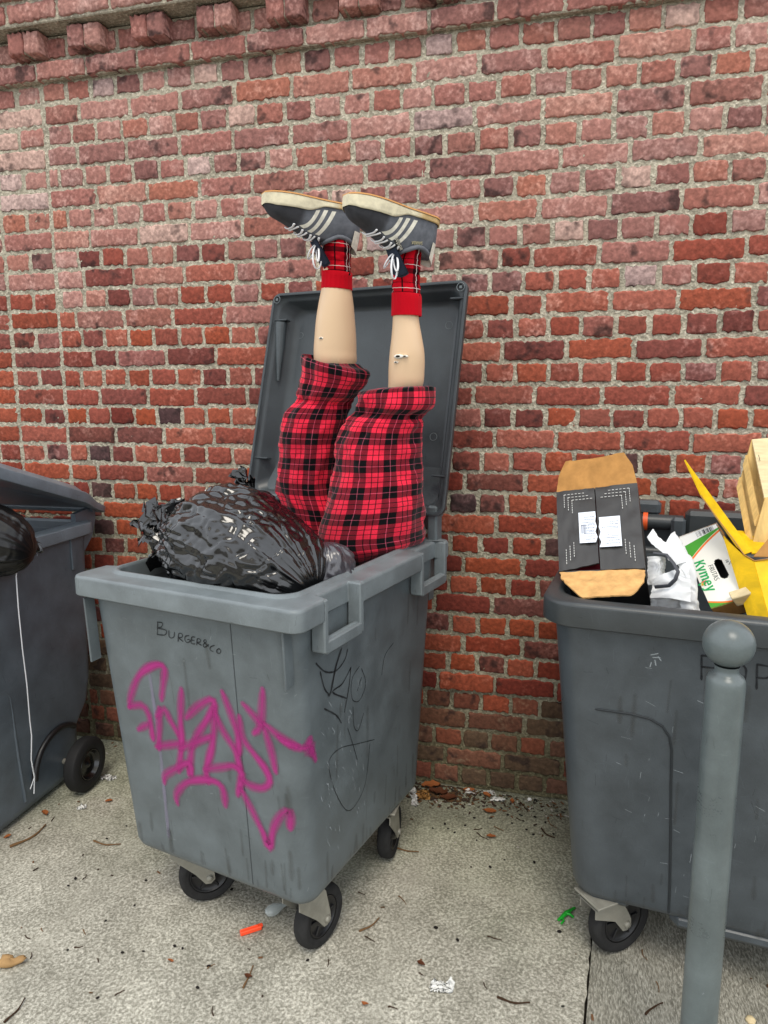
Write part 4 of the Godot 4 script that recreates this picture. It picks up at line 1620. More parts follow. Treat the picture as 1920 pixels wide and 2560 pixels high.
# sharp creases of thin plastic: folded planes crossing at random
var crease_dirs := []
func crease(p: Vector3, f: float, n: FastNoiseLite) -> float:
	if crease_dirs.is_empty():
		var r := RandomNumberGenerator.new()
		r.seed = 5150
		for k in 14:
			crease_dirs.append([Vector3(r.randfn(), r.randfn(), r.randfn()).normalized(), r.randf() * 7.0, r.randf_range(0.6, 1.7)])
	var s := 0.0
	var w := n.get_noise_3dv(p * 0.9) * 1.1
	for k in 14:
		var e: Array = crease_dirs[k]
		var q: float = p.dot(e[0]) * f * e[2] + e[1] + w * (0.7 + 0.1 * k)
		var fr := absf(q - floorf(q) - 0.5) * 2.0
		var m := clampf(n.get_noise_3d(p.x * 0.8 + k * 31.0, p.y * 0.8, p.z * 0.8) * 2.6 + 0.25, 0.0, 1.0)
		s += pow(1.0 - fr, 2.6) * m / e[2]
	return s

# a filled bag tied at the neck: from «neck» to «far», radii along it
func bag_body(mb: MB, neck: Vector3, far: Vector3, up: Vector3, ry: float, rz: float, sag: float, rows: int, cols: int, sd: int, fold: float, crumple: float) -> void:
	var n := noise(FastNoiseLite.TYPE_SIMPLEX, 7.0, 2, sd)
	var nb := noise(FastNoiseLite.TYPE_SIMPLEX_SMOOTH, 5.0, 2, sd + 1)
	var rg := noise(FastNoiseLite.TYPE_SIMPLEX_SMOOTH, 5.0, 2, sd + 2)
	rg.fractal_type = FastNoiseLite.FRACTAL_RIDGED
	var ax := (far - neck).normalized()
	up = (up - ax * up.dot(ax)).normalized()
	var sd2 := ax.cross(up)
	var Ln := neck.distance_to(far)
	var P := []
	for i in rows + 1:
		var t := float(i) / rows
		var s := 1.0 - cos(t * PI)          # dense at the ends
		s *= 0.5
		var prof := pow(1.0 - pow(absf(2.0 * pow(s, 0.85) - 1.0), 2.4), 0.52)
		if i == 0 or i == rows:
			prof = 0.0
		var row := PackedVector3Array()
		for j in cols:
			var a := TAU * j / cols
			var dir := up * sin(a) + sd2 * cos(a)
			var c := neck + ax * Ln * s - up * sag * sin(PI * s)
			var rr := up * sin(a) * ry * prof + sd2 * cos(a) * rz * prof
			var p := c + rr
			var near := pow(1.0 - s, 3.0)
			var d := fold * near * (absf(sin(a * 9.0 + 2.0 * n.get_noise_2d(s * 0.5, a * 0.2))) - 0.6) * minf(1.0, prof * 2.0)
			d += fold * 0.6 * pow(1.0 - s, 1.2) * (n.get_noise_3d(cos(a) * 0.55, sin(a) * 0.55, s * 0.12) )
			d += nb.get_noise_3dv(p * 0.8) * 0.013
			# long taut folds from end to end, sharpest near the gathers
			var ends := 0.22 + 0.78 * pow(absf(2.0 * s - 1.0), 1.6)
			var mer := Vector3(cos(a) * 0.34, sin(a) * 0.34, s * 0.10 + 0.04 * sin(a * 2.0))
			d += crumple * 3.2 * ends * pow(clampf(rg.get_noise_3dv(mer) * 0.5 + 0.5, 0.0, 1.0), 3.5) * minf(1.0, prof * 1.6)
			d += crumple * 0.8 * pow(clampf(rg.get_noise_3dv(mer * 2.1 + Vector3(5, 0, 0)) * 0.5 + 0.5, 0.0, 1.0), 4.0) * ends * minf(1.0, prof * 1.6)
			d -= crumple * 0.55 * crease(p, 2.8, n) * minf(1.0, prof * 1.5)
			d -= crumple * 0.14 * crease(p + Vector3(3, 1, 2), 9.0, n) * minf(1.0, prof * 1.5) * clampf(nb.get_noise_3dv(p * 1.3) * 5.0 - 0.2, 0.0, 1.0)
			row.append(p + dir * d)
		P.append(row)
	mb.grid(P, true, 0)

# ruffled tail of a bag beyond its knot
func bag_flap(mb: MB, from: Vector3, dir: Vector3, side: Vector3, length: float, width: float, sd: int, ruffle := 1.0) -> void:
	var n := noise(FastNoiseLite.TYPE_SIMPLEX, 16.0, 2, sd)
	dir = dir.normalized()
	side = (side - dir * side.dot(dir)).normalized()
	var nr := dir.cross(side)
	var P := []
	for i in 34:
		var u := i / 33.0
		var row := PackedVector3Array()
		for j in 40:
			var x := (j - 19.5) / 19.5
			var L := length * (0.80 + 0.28 * n.get_noise_2d(x * 0.12, sd) + 0.08 * sin(x * 19.0 + sd))
			var w := width * (0.10 + 0.90 * pow(u, 0.75))
			var p := from + dir * (L * u * (1.0 - 0.18 * x * x)) + side * x * w
			p += nr * ruffle * (0.020 * u * sin(x * 7.0 + sd) + 0.013 * pow(u, 0.5) * sin(x * 17.0 + sd * 1.7 + u * 2.0))
			p += nr * ruffle * n.get_noise_3dv(p) * 0.016 * u
			p += dir * ruffle * n.get_noise_3dv(p + Vector3(2, 0, 0)) * 0.010 * u
			p -= nr * ruffle * 0.007 * crease(p, 15.0, n) * minf(1.0, u * 2.0)
			row.append(p)
		P.append(row)
	mb.grid(P, false, 1)

func bin_point(x: float, y: float, z: float) -> Vector3:
	return Transform3D(Basis(Vector3.UP, deg_to_rad(-13.3)), Vector3(-0.838, 0, 0.662)) * Vector3(x, y, z)

func bags() -> void:
	var o := bin_point(0.03, 1.142, 0.175)
	var t := thing("rubbish_bag", "glossy black rubbish bag with knotted neck, lying in the front of the middle bin", "rubbish bag", o, deg_to_rad(-13.3))
	var mb := MB.new()
	bag_body(mb, Vector3(-0.225, 0.055, 0.02), Vector3(0.245, -0.080, 0.06), Vector3.UP, 0.162, 0.190, -0.020, 190, 280, 11, 0.020, 0.0050)
	part("sack", mb, M.bag, t)
	var kn := Vector3(-0.220, 0.055, 0.022)
	for e in [[Vector3(-0.75, 0.40, 0.35), Vector3(0.3, 0.6, 0.7), 0.15, 0.075, 1], [Vector3(-1.0, -0.05, 0.25), Vector3(0.1, 0.7, 0.7), 0.165, 0.065, 2], [Vector3(-0.55, -0.85, 0.40), Vector3(0.9, -0.3, 0.5), 0.175, 0.075, 3], [Vector3(-0.50, 0.75, -0.1), Vector3(0.7, 0.4, 0.6), 0.10, 0.05, 4], [Vector3(-0.7, -0.45, 0.65), Vector3(0.6, 0.3, 0.7), 0.13, 0.07, 5]]:
		mb = MB.new()
		bag_flap(mb, kn, e[0], e[1], e[2], e[3], e[4] * 3, 1.25)
		part("tail", mb, M.bag, t)
	mb = MB.new()
	var kp := []
	for k in 15:
		var a := TAU * k / 14.0
		kp.append(kn + Vector3(0.004 * sin(a * 3.0), sin(a) * 0.022, cos(a) * 0.022))
	mb.tube(kp, 0.009, 8, false)
	part("knot", mb, M.bag, t)
	# the sacks under and behind it
	mb = MB.new()
	bag_body(mb, Vector3(0.03, 0.06, -0.03), Vector3(0.00, -0.34, 0.0), Vector3(0, 0, 1), 0.36, 0.26, 0.0, 90, 130, 31, 0.03, 0.009)
	single("rubbish_bag", mb, M.bag_dull, "dull black sack filling the middle bin beneath the knotted bag", "rubbish bag", bin_point(-0.015, 0.86, 0.02)).rotation.y = deg_to_rad(-13.3)
	mb = MB.new()
	bag_body(mb, Vector3(0.0, 0.11, 0.0), Vector3(0.02, -0.14, 0.03), Vector3(1, 0, 0), 0.085, 0.10, 0.0, 80, 110, 41, 0.014, 0.004)
	single("rubbish_bag", mb, M.bag_grey, "small greyish sack wedged between the knotted bag and the plaid shorts", "rubbish bag", bin_point(0.225, 1.06, 0.10)).rotation.y = deg_to_rad(-13.3)
	t = thing("rubbish_bag", "crumpled tip of a black sack poking up behind the knotted bag", "rubbish bag", bin_point(-0.10, 1.20, 0.00), deg_to_rad(-13.3))
	mb = MB.new()
	bag_body(mb, Vector3(0.0, 0.085, 0.0), Vector3(0.02, -0.2, 0.03), Vector3(1, 0, 0), 0.09, 0.09, 0.0, 50, 70, 51, 0.02, 0.005)
	part("sack", mb, M.bag, t)
	for e in [[Vector3(-0.5, 0.9, 0.1), Vector3(0.6, 0.5, 0.5), 0.10, 0.028, 1], [Vector3(-0.15, 0.8, 0.3), Vector3(0.7, 0.2, -0.5), 0.07, 0.030, 2]]:
		mb = MB.new()
		bag_flap(mb, Vector3(0.0, 0.075, 0.0), e[0], e[1], e[2], e[3], e[4] * 5, 0.8)
		part("tail", mb, M.bag, t)
	mb = MB.new()
	mb.tube([bin_point(-0.215, 1.285, 0.08), bin_point(-0.16, 1.297, 0.07), bin_point(-0.10, 1.302, 0.06)], 0.0042, 8)
	single("drinking_straw", mb, M.white_paper, "white straw sticking out behind the knotted black bag", "straw")
	# bag hanging out of the left bin, and its drawstring
	t = thing("rubbish_bag", "black rubbish bag bulging out under the lid of the left bin, white string hanging", "rubbish bag", Vector3(-1.90, 1.10, 0.68))
	mb = MB.new()
	bag_body(mb, Vector3(-0.30, 0.08, 0.06), Vector3(0.150, -0.060, -0.03), Vector3.UP, 0.140, 0.140, 0.0, 110, 150, 61, 0.016, 0.005)
	part("sack", mb, M.left_bag, t)
	mb = MB.new()
	bag_flap(mb, Vector3(0.075, -0.020, -0.04), Vector3(0.10, -0.85, -0.45), Vector3(-0.3, -0.2, 1.0), 0.105, 0.075, 9, 0.5)
	part("tail", mb, M.bag, t)
	mb = MB.new()
	var pts := []
	for q in [[1.040, 0.635, 0.03], [1.024, 0.650, 0.052], [0.964, 0.668, 0.054], [0.85, 0.667, 0.05], [0.701, 0.657, 0.042], [0.562, 0.645, 0.036], [0.421, 0.638, 0.028], [0.36, 0.634, 0.026], [0.267, 0.641, 0.021], [0.195, 0.628, 0.017], [0.129, 0.634, 0.013]]:
		pts.append(Vector3(-1.86 + q[2] + 1.90 - 0.004, q[0] - 1.10, q[1] - 0.68))
	mb.tube(pts, 0.0021, 6, true, 0.55)
	part("string", mb, M.white_string, t)
	mb = MB.new()
	mb.tube([pts[8] + Vector3(0.001, -0.02, 0), pts[9] + Vector3(0.004, 0.0, 0.006), pts[10] + Vector3(0.004, 0.03, 0.020)], 0.0016, 6)
	part("string", mb, M.white_string, t)

func left_bin() -> void:
	var b := thing("wheeled_bin", "dark grey two-wheeled bin at the left edge, lid propped open by a black bag", "bin", Vector3(-2.190, 0, 0.56), deg_to_rad(1.5), "wheeled bins along the wall")
	# local: right side at +x, back towards the wall at -z
	var P := []
	var sec := [[0.018, 0.235, 0.315, 0.045, 0.045], [0.022, 0.255, 0.335, 0.05, 0.04], [0.05, 0.262, 0.335, 0.05, 0.035], [0.22, 0.268, 0.335, 0.05, 0.035], [0.30, 0.270, 0.375, 0.05, 0.0], [0.40, 0.274, 0.385, 0.05, -0.012], [0.60, 0.280, 0.39, 0.05, -0.012], [0.80, 0.286, 0.395, 0.05, -0.012], [0.99, 0.291, 0.398, 0.05, -0.012]]
	for e in sec:
		P.append(lift(ring(e[1], e[2], e[3], 12, 24), e[0], 0, e[4]))
	P.push_front(spot(Vector3(0, 0.018, 0.03), P[0].size()))
	P.append(lift(ring(0.291, 0.398, 0.05, 12, 24), 1.055, 0, -0.012))
	P.append(lift(ring(0.270, 0.378, 0.04, 12, 24), 1.058, 0, -0.012))
	P.append(lift(ring(0.240, 0.33, 0.04, 12, 24), 0.2, 0, 0.0))
	P.append(spot(Vector3(0, 0.2, 0), P[0].size()))
	var mb := MB.new()
	mb.grid(P, true, 1)
	if mb.n[P[0].size() * 5 + 12].z < 0:
		mb = MB.new()
		mb.grid(P, true, -1)
	part("body", mb, M.plastic_left, b)
	var R := []
	for e in [[0.292, 0.399, 1.012], [0.312, 0.418, 1.012], [0.316, 0.422, 1.016], [0.316, 0.422, 1.056], [0.312, 0.418, 1.062], [0.285, 0.392, 1.062], [0.280, 0.387, 1.068], [0.272, 0.380, 1.068], [0.268, 0.376, 1.03]]:
		R.append(lift(ring(e[0], e[1], 0.05, 12, 24), e[2], 0, -0.012))
	mb = MB.new()
	mb.grid(R, true, 1)
	if mb.n[R[0].size() * 3 + 12].z < 0:
		mb = MB.new()
		mb.grid(R, true, -1)
	part("rim", mb, M.plastic_left_rim, b)
	mb = MB.new()
	mb.cbox(Vector3(0.008, 0.13, 0.026), 0.003, Transform3D(Basis(Vector3.RIGHT, 0.0), Vector3(0.292, 0.945, -0.30)))
	part("fin", mb, M.plastic_left, b)
	# back corner bracket that carries the lid
	mb = MB.new()
	var pl := PackedVector2Array([Vector2(-0.055, 1.10), Vector2(0.075, 1.115), Vector2(0.075, 1.06), Vector2(0.045, 0.99), Vector2(-0.02, 0.93), Vector2(-0.055, 0.93)])
	for s in [-1.0, 1.0]:
		mb.plate(pl, 0.022, Transform3D(Basis(Vector3.UP, PI * 0.5), Vector3(s * 0.268, 0, -0.405)))
	mb.tube([Vector3(-0.29, 1.105, -0.462), Vector3(0.29, 1.105, -0.462)], 0.016, 12)
	part("hinge", mb, M.plastic_left, b)
	# raised panel edge low on the side
	mb = MB.new()
	var pp := []
	for q in [[0.545, 0.30], [0.543, 0.17], [0.530, 0.105], [0.50, 0.085], [0.45, 0.079], [0.337, 0.072], [0.20, 0.060], [0.065, 0.045]]:
		pp.append(Vector3(0.262 + 0.020 * q[0], q[0], q[1]))
	mb.tube(pp, 0.0065, 8)
	part("panel_edge", mb, M.plastic_left, b)
	# lid: a shallow dome hinged at the back, propped up
	var lx := Transform3D(Basis(Vector3.RIGHT, -0.320), Vector3(0.01, 1.103, -0.485))
	var L := []
	for e in [[0.322, 0.000, 0.030, 0.02], [0.328, 0.002, 0.036, 0.05], [0.329, 0.036, 0.036, 0.05], [0.324, 0.042, 0.030, 0.05], [0.305, 0.045, 0.012, 0.05], [0.270, 0.066, -0.035, 0.06], [0.255, 0.070, -0.05, 0.06]]:
		var row := PackedVector3Array()
		for p in ring(e[0], 0.43 + e[2], e[3] + 0.01, 12, 24):
			# a dip towards the hinge
			var z := p.y + 0.40
			var back := sstep(0.14, 0.0, z)
			row.append(lx * Vector3(p.x * (1.0 - 0.05 * back), e[1] * (1.0 - 0.35 * back) - 0.012 * back, z + 0.02))
		L.append(row)
	L.push_front(spot(lx * Vector3(0, 0.03, 0.42), L[0].size()))
	L.append(spot(lx * Vector3(0, 0.073, 0.42), L[0].size()))
	mb = MB.new()
	mb.grid(L, true, 0)
	part("lid", mb, M.plastic_left_rim, b)
	# wheels on the back axle
	for s in [-1.0, 1.0]:
		var w := Node3D.new()
		w.name = "wheel"
		b.add_child(w, true)
		var wx := Transform3D(Basis(Vector3(0, 1, 0), Vector3(-s, 0, 0), Vector3(0, 0, 1)), Vector3(s * 0.362, 0.108, -0.180))
		if s > 0:
			wx = Transform3D(Basis(Vector3.FORWARD, PI * 0.5), Vector3(s * 0.362, 0.108, -0.180))
		else:
			wx = Transform3D(Basis(Vector3.FORWARD, -PI * 0.5), Vector3(s * 0.362, 0.108, -0.180))
		mb = MB.new()
		mb.lathe([Vector2(0.060, 0.020), Vector2(0.066, 0.0285), Vector2(0.074, 0.028), Vector2(0.076, 0.030), Vector2(0.083, 0.030), Vector2(0.085, 0.028), Vector2(0.094, 0.027), Vector2(0.104, 0.022), Vector2(0.108, 0.016), Vector2(0.108, -0.016), Vector2(0.104, -0.022), Vector2(0.09, -0.028), Vector2(0.060, -0.026)], 48, wx)
		part("tyre", mb, M.rubber_dark, w)
		mb = MB.new()
		mb.lathe([Vector2(0.0, 0.022), Vector2(0.012, 0.021), Vector2(0.016, 0.012), Vector2(0.042, 0.004), Vector2(0.052, 0.010), Vector2(0.056, 0.026), Vector2(0.061, 0.027), Vector2(0.062, 0.020), Vector2(0.062, -0.02), Vector2(0.0, -0.02)], 36, wx)
		part("rim", mb, M.black_gloss, w)
	mb = MB.new()
	mb.tube([Vector3(-0.35, 0.108, -0.180), Vector3(0.35, 0.108, -0.180)], 0.012, 10)
	part("axle", mb, M.steel, b)
	# wheel arch
	mb = MB.new()
	var ar := []
	for k in 13:
		var a := PI * (0.02 + 0.70 * k / 12.0)
		ar.append(Vector3(0.275, 0.115 + sin(a) * 0.150, -0.150 + cos(a) * 0.150))
	mb.tube(ar, 0.012, 8)
	part("wheel_arch", mb, M.black_plastic, b)

func right_bin() -> void:
	var b := thing("wheeled_bin", "large dark grey container on the right, filled with cardboard boxes, behind the bollard", "bin", Vector3(0.622, 0, 0.595), deg_to_rad(-7.0), "wheeled bins along the wall")
	var hx := func(y: float) -> float: return 0.535 + 0.065 * (y - 0.21) / 0.80
	var hz := func(y: float) -> float: return 0.272 + 0.083 * (y - 0.21) / 0.80
	var P := []
	for e in [[0.192, -0.045, 0.06], [0.195, -0.020, 0.08], [0.204, -0.006, 0.09], [0.222, 0.0, 0.095]]:
		P.append(lift(ring(hx.call(e[0]) + e[1], hz.call(e[0]) + e[1], e[2] * 0.8, 24, 14, 8), e[0]))
	for k in 8:
		var y := 0.25 + k * 0.108
		P.append(lift(ring(hx.call(y), hz.call(y), 0.076, 24, 14, 8), y))
	P.push_front(spot(Vector3(0, 0.192, 0), P[0].size()))
	P.append(lift(ring(0.598, 0.353, 0.076, 24, 14, 8), 1.055))
	P.append(lift(ring(0.578, 0.333, 0.10, 24, 14, 8), 1.055))
	P.append(lift(ring(0.50, 0.24, 0.09, 24, 14, 8), 0.30))
	P.append(spot(Vector3(0, 0.30, 0), P[0].size()))
	var mb := MB.new()
	mb.grid(P, true, 1)
	if mb.n[P[0].size() * 6 + 12].z < 0:
		mb = MB.new()
		mb.grid(P, true, -1)
	part("body", mb, M.plastic_right, b)
	var R := []
	for e in [[0.600, 0.355, 1.008], [0.624, 0.379, 1.006], [0.630, 0.385, 1.011], [0.630, 0.385, 1.060], [0.626, 0.381, 1.068], [0.618, 0.373, 1.071], [0.598, 0.353, 1.074], [0.588, 0.343, 1.071], [0.580, 0.335, 1.060], [0.578, 0.333, 1.02]]:
		R.append(lift(ring(e[0], e[1], 0.09, 24, 14, 8), e[2]))
	mb = MB.new()
	mb.grid(R, true, 1)
	if mb.n[R[0].size() * 3 + 12].z < 0:
		mb = MB.new()
		mb.grid(R, true, -1)
	part("rim", mb, M.plastic_right_rim, b)
	# groove round the corner panel
	mb = MB.new()
	var pts := []
	for q in [[-0.575, 0.775], [-0.48, 0.782], [-0.40, 0.783], [-0.355, 0.777], [-0.325, 0.762], [-0.307, 0.735], [-0.300, 0.70], [-0.296, 0.60], [-0.288, 0.45], [-0.281, 0.30], [-0.279, 0.215]]:
		var x: float = q[0]
		var zz: float = hz.call(q[1])
		var k: float = hx.call(q[1]) - 0.076
		if x < -k:
			zz -= 0.076 - sqrt(maxf(0.0, 0.005776 - (-x - k) * (-x - k)))
		pts.append(Vector3(x, q[1], zz + 0.0002))
	mb.tube(pts, 0.0034, 8)
	part("panel_groove", mb, M.groove, b)
	mb = MB.new()
	mb.cbox(Vector3(0.72, 0.06, 0.46), 0.022, Transform3D(Basis(), Vector3(0.085, 0.186, 0.035)))
	part("belly", mb, M.plastic_right, b)
	mb = MB.new()
	mb.cbox(Vector3(0.12, 0.05, 0.14), 0.016, Transform3D(Basis(), Vector3(-0.43, 0.205, 0.19)))
	part("caster_seat", mb, M.plastic_right, b)
	caster(b, Vector3(-0.45, 0, 0.232), Vector2(0.72, 0.69), 0.1, 0.198)
	caster(b, Vector3(0.45, 0, 0.20), Vector2(0.9, 0.3), 0.1, 0.198)
	caster(b, Vector3(-0.45, 0, -0.20), Vector2(0.95, -0.2), 0.1, 0.198)
	caster(b, Vector3(0.45, 0, -0.20), Vector2(0.95, 0.2), 0.1, 0.198)
	# folded-back lid seen over the back rim: hinge bar, pivot tube, orange collar
	mb = MB.new()
	mb.cbox(Vector3(0.95, 0.085, 0.075), 0.014, Transform3D(Basis(), Vector3(0.195, 1.155, -0.395)))
	var lid := part("lid", mb, M.plastic_right_rim, b)
	mb = MB.new()
	mb.cbox(Vector3(1.22, 0.026, 0.12), 0.008, Transform3D(Basis(Vector3.RIGHT, 1.45), Vector3(0.0, 1.10, -0.440)))
	part("lid_flap", mb, M.plastic_right, lid)
	mb = MB.new()
	mb.tube([Vector3(-0.50, 1.152, -0.385), Vector3(-0.285, 1.152, -0.385)], 0.026, 16)
	part("pivot", mb, M.plastic_right_rim, b)
	mb = MB.new()
	mb.tube([Vector3(-0.410, 1.152, -0.385), Vector3(-0.395, 1.152, -0.385)], 0.030, 18)
	part("collar", mb, M.orange_plastic, b)
	mb = MB.new()
	mb.cbox(Vector3(0.11, 0.05, 0.05), 0.012, Transform3D(Basis(), Vector3(-0.41, 1.195, -0.42)))
	mb.cbox(Vector3(0.045, 0.15, 0.05), 0.01, Transform3D(Basis(), Vector3(-0.300, 1.10, -0.372)))
	part("hinge", mb, M.plastic_right, b)
	# marker letters and a paint scratch on the front
	var on := func(p: Vector2) -> Vector3: return Vector3(p.x, p.y, hz.call(p.y) + 0.0015)
	mb = MB.new()
	for l in [[-246, 902, -250, 964], [-250, 964, -215, 966], [-248, 935, -222, 936], [-180, 960, -202, 945, -203, 912, -180, 900, -157, 912, -155, 945, -180, 960], [-128, 896, -132, 958], [-132, 958, -105, 955, -98, 940, -110, 927, -130, 925]]:
		stroke(mb, l, 0.0065, on)
	part("handwriting", mb, M.ink, b)
	mb = MB.new()
	for l in [[-362, 950, -345, 956], [-357, 944, -340, 946], [-352, 938, -349, 924], [-360, 930, -362, 918], [-345, 948, -338, 938]]:
		stroke(mb, l, 0.0045, on)
	for k in 30:
		var x := rng.randf_range(-0.44, -0.05)
		var y := rng.randf_range(0.24, 0.97)
		var a := rng.randf_range(-0.5, 0.4) if rng.randf() < 0.7 else 1.5
		var l := rng.randf_range(4, 26)
		stroke(mb, [x * 1000, y * 1000, x * 1000 + cos(a) * l, y * 1000 + sin(a) * l], rng.randf_range(0.0009, 0.0022), on)
	var dm := MB.new()
	for k in 34:
		var x := rng.randf_range(-0.46, 0.05)
		var y := rng.randf_range(0.22, 0.95) if k % 2 else rng.randf_range(0.21, 0.34)
		var l := rng.randf_range(20, 120)
		stroke(dm, [x * 1000, y * 1000, x * 1000 + rng.randf_range(-4, 4), y * 1000 - minf(l, (y - 0.205) * 900.0)], rng.randf_range(0.004, 0.022), on, [0.0, 0.4, 0.7, 0.4, 0.0])
	part("dirt_streaks", dm, M.dirt, b).set_meta("kind", "stuff")
	var sc := part("scuff_marks", mb, M.scuff, b)
	sc.set_meta("kind", "stuff")

func bollard() -> void:
	var t := thing("bollard", "grey painted steel bollard with ball top in front of the right bin", "bollard", Vector3(0.335, 0, 1.15))
	var mb := MB.new()
	mb.lathe([Vector2(0.0375, 0.0), Vector2(0.0375, 0.99), Vector2(0.0368, 1.0), Vector2(0.034, 1.008), Vector2(0.027, 1.013), Vector2(0.023, 1.019), Vector2(0.0225, 1.026), Vector2(0.024, 1.032)], 48, Transform3D(), 0)
	part("post", mb, M.bollard, t)
	mb = MB.new()
	var pf := []
	for k in 25:
		var a := PI * k / 24.0
		pf.append(Vector2(maxf(sin(a) * 0.0495, 0.0001), 1.078 - cos(a) * 0.0480))
	mb.lathe(pf, 48)
	part("ball", mb, M.bollard_ball, t)
	mb = MB.new()
	var on := func(p: Vector2) -> Vector3: return Vector3(sin(p.x) * 0.0380, p.y, cos(p.x) * 0.0380)
	for l in [[-150, 300, -60, 305], [60, 260, 100, 275], [-100, 225, -40, 222], [20, 222, 160, 216], [-60, 150, -50, 158], [120, 120, 140, 128], [-300, 180, -220, 150], [-350, 640, -340, 650], [200, 520, 230, 528], [-80, 430, -60, 450], [100, 700, 120, 690]]:
		stroke(mb, l, 0.0026, on)
	part("scuff_marks", mb, M.scuff, t).set_meta("kind", "stuff")

# flat board through 3D corner points, th thick (grows away from «front»)
func board(mb: MB, pts: Array, th: float, front: Vector3) -> void:
	var nn := Vector3.ZERO
	for i in range(1, pts.size() - 1):
		nn += (pts[i] - pts[0]).cross(pts[i + 1] - pts[0])
	nn = nn.normalized()
	if nn.dot(front) < 0:
		nn = -nn
	var back := []
	for p in pts:
		back.append(p - nn * th)
	mb.poly(pts, nn)
	mb.poly(back, -nn)
	var mid := Vector3.ZERO
	for p in pts:
		mid += p / pts.size()
	for i in pts.size():
		var a: Vector3 = pts[i]
		var b: Vector3 = pts[(i + 1) % pts.size()]
		mb.poly([a, b, b - nn * th, a - nn * th], (a + b) * 0.5 - mid)

# card that has been handled: a patch between four corners with dents
func card(mb: MB, a: Vector3, b: Vector3, c: Vector3, d: Vector3, th: float, bend: float, sd: int, nu := 22, nv := 22, edge = null) -> void:
	var n := noise(FastNoiseLite.TYPE_SIMPLEX, 12.0, 2, sd)
	var nn := (b - a).cross(d - a).normalized()
	if nn.z < 0:
		nn = -nn
	var F := []
	var K := []
	for i in nv + 1:
		var v := float(i) / nv
		var row := PackedVector3Array()
		var rk := PackedVector3Array()
		for j in nu + 1:
			var u := float(j) / nu
			var uu := u
			var vv := v
			if edge != null:
				var e: Vector2 = edge.call(u, v)
				uu = e.x
				vv = e.y
			var p := a.lerp(b, uu).lerp(d.lerp(c, uu), vv)
			p += nn * (bend * n.get_noise_3dv(p) - bend * 0.5 * crease(p, 13.0, n))
			row.append(p)
			rk.append(p - nn * th)
		F.append(row)
		K.append(rk)
	mb.grid(F, false, 1)
	mb.grid(K, false, -1)
	# edges
	var rim1 := PackedVector3Array()
	var rim2 := PackedVector3Array()
	for j in nu + 1:
		rim1.append(F[0][j]); rim2.append(K[0][j])
	for i in range(1, nv + 1):
		rim1.append(F[i][nu]); rim2.append(K[i][nu])
	for j in range(nu - 1, -1, -1):
		rim1.append(F[nv][j]); rim2.append(K[nv][j])
	for i in range(nv - 1, 0, -1):
		rim1.append(F[i][0]); rim2.append(K[i][0])
	mb.grid([rim1, rim2], true, 0)

func fruit_face(size: int) -> ImageTexture:
	var d := PackedByteArray()
	d.resize(size * size * 3)
	for y in size:
		for x in size:
			var u := float(x) / size
			var v := float(y) / size
			# upper sweep and lower sweep of the green and orange bands
			var t1 := v - (0.385 - 0.27 * u - 0.02 * sin(u * PI))
			var t2 := v - (0.90 + 0.075 * u + 0.035 * sin(u * PI))
			var c := rgb(238, 236, 226)
			if t1 < 0.0:
				c = rgb(74, 160, 52)
				if t1 > -0.026:
					c = rgb(240, 120, 40)
				elif t1 > -0.032:
					c = rgb(238, 236, 226)
				if v < 0.155 - 0.09 * u:
					c = rgb(240, 240, 236)
			elif t2 > 0.0:
				c = rgb(74, 160, 52)
				if t2 < 0.020:
					c = rgb(240, 120, 40)
			# barcode
			if u > 0.40 and u < 0.86 and v > 0.03 - 0.01 * u and v < 0.115 - 0.04 * u:
				var h := sin(floor(u * 150.0) * 12.9898) * 43758.5453
				c = rgb(32, 32, 34) if h - floor(h) > 0.45 else rgb(240, 240, 236)
			var i := (y * size + x) * 3
			d[i] = int(c.r * 255); d[i + 1] = int(c.g * 255); d[i + 2] = int(c.b * 255)
	return tex_rgb(size, d)

func label_print(size: int, sd: int) -> ImageTexture:
	var r := RandomNumberGenerator.new()
	r.seed = sd
	var im := Image.create_empty(size, size, false, Image.FORMAT_RGB8)
	im.fill(rgb(224, 230, 240))
	var ink := rgb(120, 126, 140)
	for l in 9:
		var y := int(size * (0.10 + 0.09 * l))
		var x := int(size * 0.10)
		var stop := size * r.randf_range(0.45, 0.9)
		if l in [3, 4, 5] and sd == 2:
			x = int(size * 0.55)
		while x < stop:
			var w := r.randi_range(2, 6)
			im.fill_rect(Rect2i(x, y, w, maxi(2, size / 32)), ink)
			x += w + r.randi_range(1, 3)
	im.fill_rect(Rect2i(int(size * 0.12), int(size * 0.34), int(size * 0.32), int(size * 0.02)), ink)
	im.fill_rect(Rect2i(int(size * 0.12), int(size * 0.60), int(size * 0.32), int(size * 0.02)), ink)
	im.fill_rect(Rect2i(int(size * 0.12), int(size * 0.34), int(size * 0.02), int(size * 0.27)), ink)
	im.fill_rect(Rect2i(int(size * 0.43), int(size * 0.34), int(size * 0.02), int(size * 0.27)), ink)
	if sd == 1:
		for k in 14:
			im.fill_rect(Rect2i(int(size * 0.56) + k * int(size * 0.024), int(size * 0.30), r.randi_range(1, 2), int(size * 0.30)), rgb(96, 100, 112))
	return ImageTexture.create_from_image(im)

